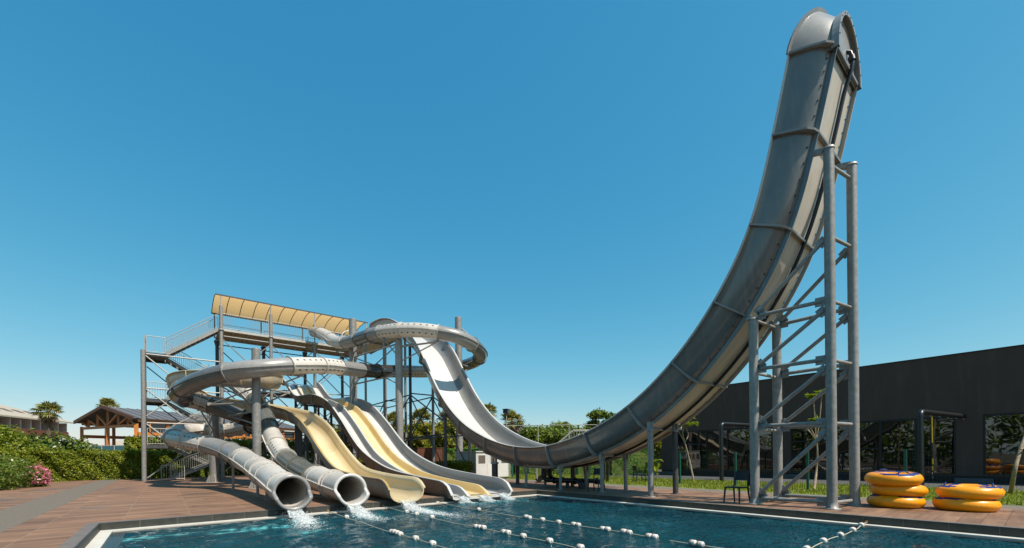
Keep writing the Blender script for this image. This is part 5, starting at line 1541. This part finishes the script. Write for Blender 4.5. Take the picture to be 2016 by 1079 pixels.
c = P(1140, 850, 48); tree('tree', 'small dark tree half hidden by the half-pipe slide rim', (c.x, c.y, 0), (c.x, c.y, c.z - .6), [(c.x, c.y, c.z - .4, 1.0, 1.0, .9), (c.x + 1.2, c.y - .7, c.z + .1, .9, .9, .8)], 3500, .26, 'leaf_tree', 37)


def young_tree(label, base, limbs, tufts, seed, bark='bark_pale', r=.05):
    t = thing('young_tree', label, 'tree', base, 'young thin-trunked trees on the lawn'); rn = random.Random(seed)
    b = MB(); b.tube(spline([V(p) for p in limbs[0]], .12)[0], [r * (1 - .5 * k / max(1, len(spline([V(p) for p in limbs[0]], .12)[0]) - 1)) for k in range(len(spline([V(p) for p in limbs[0]], .12)[0]))], 8); b.build('trunk', M[bark], t)
    if len(limbs) > 1:
        b = MB()
        for l in limbs[1:]: b.tube(spline([V(p) for p in l], .1)[0], r * .42, 6)
        b.build('limbs', M[bark], t)
    if tufts:
        p, nr = blob(tufts, 60 * len(tufts), seed, .5, .2); nr = nr * .3 + np.array([0, 0, 1.]); nr /= np.linalg.norm(nr, axis=1, keepdims=True)
        leaf_object('crown', p, nr, .30, M['leaf_lime'], t, .28, seed)


def Q(u, v, d): return tuple(P(u, v, d))


d1 = 21.8
young_tree('young leaning tree with lime leaf tufts by the left windows', Pz(1366, 948), [[tuple(Pz(1366, 948)), Q(1357, 905, d1), Q(1350, 878, d1), Q(1344, 852, d1), Q(1349, 836, d1)], [Q(1351, 880, d1), Q(1340, 856, d1), Q(1328, 838, d1 - .2)], [Q(1349, 870, d1), Q(1355, 856, d1 + .2), Q(1350, 840, d1)]],
           [tuple(P(1352, 822, d1)) + (.34, .34, .10), tuple(P(1358, 834, d1 - .2)) + (.34, .34, .10), tuple(P(1332, 833, d1 - .2)) + (.26, .26, .10), tuple(P(1345, 829, d1 + .3)) + (.25, .25, .1)], 41)
d2 = 16.6
young_tree('young tree with bare upright twigs behind the four-column support', Pz(1603, 964), [[tuple(Pz(1603, 964)), Q(1607, 930, d2), Q(1609, 890, d2), Q(1606, 855, d2)], [Q(1606, 858, d2), Q(1604, 820, d2), Q(1601, 783, d2)], [Q(1608, 860, d2), Q(1613, 830, d2), Q(1618, 775, d2)], [Q(1606, 862, d2), Q(1597, 845, d2), Q(1592, 830, d2)], [Q(1607, 862, d2), Q(1616, 846, d2 + .2), Q(1622, 838, d2)], [Q(1606, 866, d2), Q(1596, 852, d2 - .2), Q(1590, 846, d2)]],
           [tuple(P(1600, 779, d2)) + (.17, .17, .05), tuple(P(1618, 772, d2)) + (.17, .17, .06), tuple(P(1603, 826, d2)) + (.12, .12, .04)], 42)
d3 = 12.6
young_tree('bare leaning trunk on the lawn at the right edge', Pz(1990, 972), [[tuple(Pz(1990, 972)), Q(1996, 935, d3), Q(2006, 895, d3 + .1), Q(2022, 850, d3 + .3), Q(2045, 800, d3 + .5)], [Q(2010, 885, d3), Q(2034, 872, d3), Q(2060, 840, d3)]], [], 43, r=.06)
e = P(1286, 905, 28.5)
t = thing('banana_plant', 'bright green broad-leaved plant beside the left corner of the charcoal building', 'plant', (e.x, e.y, 0)); b = MB(); rn = random.Random(4)
for k in range(16):
    az = rn.uniform(0, 6.28); L_ = rn.uniform(.9, 1.7); el = R_(rn.uniform(40, 82)); s = V((e.x + rn.uniform(-.35, .35), e.y + rn.uniform(-.35, .35), rn.uniform(.0, .7))); rows = []
    for j in range(7):
        f = j / 6; ang = el - f * f * R_(70); c = s + V((math.cos(az) * math.cos(el) * L_ * f, math.sin(az) * math.cos(el) * L_ * f, L_ * (math.sin(el) * f - .45 * f ** 3))); sd = V((-math.sin(az), math.cos(az), 0)) * .17 * math.sin(math.pi * min(1, f * .9 + .1)) ** .7
        rows.append([c - sd + V((0, 0, .03)), c, c + sd + V((0, 0, .03))])
    b.grid(rows)
b.build('leaves', M['leaf_lime'], t)


p, nr = blob([(-27 + 3 * math.sin(k * 2.3), -34 + 4.6 * k, 3.0 + 1.2 * math.sin(k * 1.7), 3.0, 3.2, 3.4 + math.sin(k)) for k in range(14)], 16000, 51, .5, .35)
tag(leaf_object('tree_belt', p, nr, .55, M['leaf_tree'], None, .6, 51), 'leafy tree belt mirrored darkly in the windows of the charcoal building', 'trees', None, 'stuff')


def grass():
    rs = np.random.RandomState(3); n = 26000
    y = rs.uniform(-15, 12, n); x = 4.95 + (10.65 - 4.95) * rs.rand(n)
    h = rs.uniform(.04, .13, n) * (1 + .6 * np.sin(x * 2.1 + y) * np.sin(y * 1.3)); az = rs.rand(n) * 6.28; ln = rs.uniform(.2, .7, n) * h; w_ = .012
    bx = np.stack([x, y, np.full(n, -.012)], 1); s = np.stack([-np.sin(az), np.cos(az), 0 * az], 1) * w_; tip = bx + np.stack([np.cos(az) * ln, np.sin(az) * ln, h], 1); mid = bx * .5 + tip * .5 + np.array([0, 0, .015])
    vv = np.stack([bx - s, bx + s, mid + s * .7, tip, mid - s * .7], 1).reshape(-1, 3); me = bpy.data.meshes.new('grass')
    me.vertices.add(5 * n); me.vertices.foreach_set('co', vv.ravel()); me.loops.add(5 * n); me.loops.foreach_set('vertex_index', np.arange(5 * n, dtype=np.int32)); me.polygons.add(n)
    me.polygons.foreach_set('loop_start', np.arange(0, 5 * n, 5, dtype=np.int32)); me.polygons.foreach_set('loop_total', np.full(n, 5, dtype=np.int32)); me.materials.append(M['grass']); me.update(calc_edges=True)
    tag(link_mesh('grass', me), 'sunlit green grass between the footpath and the road', 'grass', None, 'stuff')


grass()

# artificial hedge fence
fp = [tuple(P(872, 905, 31.5)[:2]), tuple(P(1010, 905, 31)[:2]), tuple(P(1200, 905, 29.5)[:2]), tuple(P(1283, 905, 29)[:2])]
ah = thing('screen_fence', 'green artificial hedge screen behind the half-pipe slide', 'fence', (fp[0][0], fp[0][1], 0))
p, nr = hedge_cloud(fp, .10, 1.95, 34000, 15, .03); leaf_object('hedge_panel', p, nr, .075, M['fake_hedge'], ah, .6, 15)
b = MB()
for (x0, y0), (x1, y1) in zip(fp[:-1], fp[1:]):
    b.beam(V((x0, y0, .97)), V((x1, y1, .97)), .03, 1.9)
b.build('backing', M['turf'], ah)
b = MB()
for (x0, y0), (x1, y1) in zip(fp[:-1], fp[1:]):
    n = max(1, int(math.hypot(x1 - x0, y1 - y0) / 2.2))
    for k in range(n + 1): b = MB(); b.span((x0 + (x1 - x0) * k / n - .03, y0 + (y1 - y0) * k / n - .03 - .12, 0), (x0 + (x1 - x0) * k / n + .03, y0 + (y1 - y0) * k / n + .03 - .12, 2.1)); b.build('post', M['fence_green'], ah)
# cream court fence with floodlight
cf = thing('court_fence', 'tall cream-painted court fence frame in front of the trees', 'fence', tuple(P(1060, 870, 40)[:2]) + (0,))
cps = [P(u, 837, 40) for u in (850, 884, 940, 1000, 1059, 1120, 1175)]
for p in cps:
    b = MB(); b.tube([V((p.x, p.y, 0)), V((p.x, p.y, 4.25))], .045, 8); b.build('post', M['court_cream'], cf)
for z in (4.22, 2.1):
    b = MB(); b.tube([V((cps[0].x, cps[0].y, z)), V((cps[-1].x, cps[-1].y, z))], .035, 8); b.build('rail', M['court_cream'], cf)
p = P(997, 812, 39.6); t = thing('floodlight', 'dark box floodlight on a slim pole above the court fence', 'floodlight', (p.x, p.y, 0))
b = MB(); b.tube([V((p.x, p.y, 0)), V((p.x, p.y, p.z - .1))], .05, 10); b.build('pole', M['court_cream'], t)
b = MB(); R3m = Matrix.Rotation(.5, 3, 'Z'); b.box(p + V((0, 0, .08)), (.62, .42, .34), R3m); b.box(p + V((0, 0, .28)), (.70, .5, .05), R3m); hd = b.build('lamp_head', M['plastic_black'], t)
b = MB(); b.box(p + R3m @ V((0, -.22, .06)), (.5, .02, .24), R3m); b.build('lens', M['dark_glass'], hd)

# ------------------------------------------------------------------ timber pavilion
pv = thing('pavilion', 'open timber pavilion with orange-brown trusses and a slate roof behind the hedge', 'pavilion', tuple(P(212, 870, 50)[:2]) + (0,))
Er, El = P(268, 821, 46), P(161, 833, 50); Ez = 5.95; Er.z = El.z = Ez
gd = (El - Er); gd.z = 0; W_ = gd.length; gd.normalize(); ax = V((gd.y, -gd.x, 0)); ax = ax if ax.y > 0 else -ax; Lp = 21.0
El = Er + gd * W_; Mid = (Er + El) / 2; RZ = 7.35; Ap = Mid + V((0, 0, RZ - Ez))
b = MB(); ov = -ax * .5
for s, e_ in ((1, Er), (-1, El)):
    o_ = (e_ - Mid).normalized() * .5 + V((0, 0, -.12))
    q = [Ap + ov, e_ + o_ + ov, e_ + o_ + ax * Lp, Ap + ax * Lp]
    b.poly(q if s > 0 else q[::-1]); b.poly([p - V((0, 0, .12)) for p in (q[::-1] if s > 0 else q)])
rf = b.build('roof', M['slate'], pv)
b = MB()
for k in range(24):
    f = k / 23; a = Ap + ax * (Lp * f); c = Er + ax * (Lp * f) + (Er - Mid).normalized() * .5; b.beam(a + V((0, 0, .03)), c + V((0, 0, -.09)), .05, .05)
b.build('roof_seams', M['slate'], rf)
b = MB()
for e_ in (Er, El):
    b.beam(e_ + ov + (e_ - Mid).normalized() * .45 + V((0, 0, -.15)), Ap + ov + V((0, 0, -.03)), .12, .34)
b.build('barge_board', M['wood_dark'], pv)
CH = -1.05
def gp(f, z=None):                    # point on the gable: f from -1 (right eave) to 1 (left eave)
    p = Mid + gd * (W_ / 2) * f; top = RZ - (RZ - Ez) * abs(f) - .3; p.z = top if z is None else z; return p
b = MB(); zc = Ez - .55
b.beam(gp(-1, zc - .3), gp(1, zc - .3), .2, .28)
nodes = [-1, -.72, -.45, -.2, .0, .25, .5, .75, 1]
b.build('tie_beam', M['wood_red'], pv)
for i, f in enumerate((-.72, -.38, 0, .38, .72)):
    b = MB(); b.beam(gp(f, zc - .2), gp(f), .2, .22); b.build('king_post', M['wood_red'], pv)
for f0, f1 in ((-.95, -.72), (-.38, -.72), (0.02, -.38), (.02, .38), (.38, .72), (.72, .95)):
    lo_ = f0 if abs(f0) < abs(f1) or True else f1
    b = MB(); b.beam(gp(f0, zc - .2), gp(f1), .16, .18); b.build('web_brace', M['wood_red'], pv)
for k, f in enumerate((-1, .0, 1)):
    b = MB(); p = gp(f, 0); b.beam(p, V((p.x, p.y, zc - .1)), .36 if f == -1 else .28, .36 if f == -1 else .28); b.build('post', M['wood_gold'] if f == -1 else M['wood_red'], pv)
nL = 7
for k in range(1, nL + 1):
    for e_ in (Er, El):
        p = e_ + ax * (Lp * k / nL); b = MB(); b.beam(V((p.x, p.y, 0)), V((p.x, p.y, Ez - .2)), .3, .3); b.build('post', M['wood_red'], pv)
for z, h_, m in ((Ez - .28, .36, 'wood_gold'), (Ez - 1.75, .36, 'wood_gold')):
    b = MB(); b.beam(V((Er.x, Er.y, z)) - gd * .3, V((Er.x, Er.y, z)) + ax * Lp - gd * .3, .16, h_); b.build('eave_beam', M[m], pv)
    b = MB(); b.beam(V((El.x, El.y, z)), V((El.x, El.y, z)) + ax * Lp, .16, h_); b.build('eave_beam', M['wood_red'], pv)
b = MB(); q = Er + ax * .8; b.beam(V((q.x, q.y, Ez - 1.05)), V((Er.x, Er.y, Ez - 1.05)) + ax * Lp, .06, 1.0); b.build('dark_infill', M['dark_glass'], pv)
for k in range(9):
    q = Er + ax * (Lp * (k + .5) / 9) - gd * .22; b = MB(); b.beam(V((q.x, q.y, Ez - 1.55)), V((q.x, q.y, Ez - .45)), .12, .12); b.build('infill_post', M['wood_gold'], pv)
b = MB(); q0, q1 = P(150, 870, 42), P(300, 869, 42)
t = thing('glass_balustrade', 'low turquoise glass balustrade with steel posts in front of the pavilion', 'balustrade', (q0.x, q0.y, 0))
b.beam(V((q0.x, q0.y, 2.3)), V((q1.x, q1.y, 2.3)), .02, .95); b.build('glass_panel', M['turq'], t)
b = MB()
for k in range(7):
    p = V((q0.x, q0.y, 0)) + (V((q1.x, q1.y, 0)) - V((q0.x, q0.y, 0))) * k / 6 - V((0, .06, 0)); b = MB(); b.tube([p, p + V((0, 0, 2.85))], .04, 6); b.build('post', M['rail'], t)
b = MB(); b.beam(V((q0.x, q0.y, 2.82)), V((q1.x, q1.y, 2.82)), .06, .06); b.build('handrail', M['rail'], t)

# ------------------------------------------------------------------ hotel wing far left
ht = thing('hotel', 'pale hotel wing with a beige roof and rust-brown balcony band at the far left', 'building', tuple(P(60, 880, 72)[:2]) + (0,))
A, B_ = P(-170, 806, 56), P(131, 828, 82); A.z = B_.z = 8.75; ux = (B_ - A).normalized(); nx = V((-ux.y, ux.x, 0)); nx = nx if nx.y > 0 else -nx; Lh = (B_ - A).length
b = MB(); R1 = 9.0; H1 = 3.3
e0, e1 = A - nx * .9, B_ - nx * .9 + ux * .9; r0, r1 = A + nx * R1 + V((0, 0, H1)), B_ + nx * R1 + V((0, 0, H1)) - ux * 4
b.poly([e0, e1, r1, r0]); b.poly([p - V((0, 0, .25)) for p in (e0, r0, r1, e1)]); b.poly([e1, e1 - V((0, 0, .25)), r1 - V((0, 0, .25)), r1]); b.poly([e0, e0 - V((0, 0, .25)), e1 - V((0, 0, .25)), e1])
e2 = e1 + nx * (2 * R1); b.poly([e1, e2, r1])
rf = b.build('roof', M['beige_roof'], ht)
for k in range(11):  # dark sheets laid on the roof for the shade inside recessed dormers
    f = (k + .5) / 11; p = A + ux * (Lh * f) + nx * 3.2 + V((0, 0, H1 * 4.1 / 9.9 + .06)); s = nx * .9 + V((0, 0, H1 / 9.9 * .95)); b = MB(); b.poly([p - ux * .9 - s * 1.0, p + ux * .3 - s * 1.0, p + ux * 1.0 + s, p - ux * .2 + s])
    q = V((0, 0, -.05)); b.poly([x + q for x in (p - ux * .9 - s, p - ux * .2 + s, p + ux * 1.0 + s, p + ux * .3 - s)]); b.build('dormer_shade', M['cabin_grey'], rf)
b = MB(); b.beam(A + nx * 1.6 - V((0, 0, 4.5)), B_ + nx * 1.6 - V((0, 0, 4.5)), .3, 8.4); b.build('wall', M['plaster'], ht)
b = MB(); b.beam(B_ + nx * 1.8 - V((0, 0, 4.5)), B_ + nx * 16 - V((0, 0, 4.5)), .3, 8.4); b.build('wall', M['plaster'], ht)
b = MB(); b.beam(A - nx * .2 - V((0, 0, 2.45)), B_ - nx * .2 - V((0, 0, 2.45)), .2, 1.15); b.build('balcony_band', M['rust'], ht)
b = MB(); b.beam(A - nx * .0 - V((0, 0, 5.6)), B_ - V((0, 0, 5.6)), .2, 1.15); b.build('balcony_band', M['rust'], ht)
nW = 13
for k in range(nW + 1):
    p = A + ux * (Lh * k / nW) + nx * .75 - V((0, 0, 1.3)); b = MB(); b.beam(p - nx * .75, p + nx * .7, .22, 2.2, up=V((0, 0, 1))); b.build('partition', M['plaster'], ht)
for k in range(nW):
    p = A + ux * (Lh * (k + .55) / nW) + nx * 1.42 - V((0, 0, 1.45)); b = MB(); b.beam(p - ux * .9, p + ux * .9, .06, 1.6); w_ = b.build('window', M['dark_glass'], ht)
    b = MB(); b.beam(p - ux * .95 + V((0, 0, .84)), p + ux * .95 + V((0, 0, .84)), .09, .08); b.beam(p - ux * .05 - nx * .02 - V((0, 0, 0)), p + ux * .05 - nx * .02, .07, 1.6); b.build('window_frame', M['white_paint'], w_)
# pale low roof seen under the pavilion
h2 = thing('bungalow', 'low building with a pale roof glimpsed through the pavilion', 'building', tuple(P(225, 870, 78)[:2]) + (0,))
a, c = P(172, 862, 78), P(330, 858, 80); b = MB(); a.z = c.z = 3.6; uu = (c - a).normalized(); nn = V((-uu.y, uu.x, 0)); nn = nn if nn.y > 0 else -nn
b.poly([a, c, c + nn * 5 + V((0, 0, 1.7)) - uu * 2, a + nn * 5 + V((0, 0, 1.7)) + uu * 2]); b.poly([p - V((0, 0, .2)) for p in (a, a + nn * 5 + V((0, 0, 1.7)) + uu * 2, c + nn * 5 + V((0, 0, 1.7)) - uu * 2, c)]); b.build('roof', M['beige_roof'], h2)
b = MB(); b.beam(a + nn * .8 - V((0, 0, 2)), c + nn * .8 - V((0, 0, 2)), .3, 3.6); b.build('wall', M['plaster'], h2)
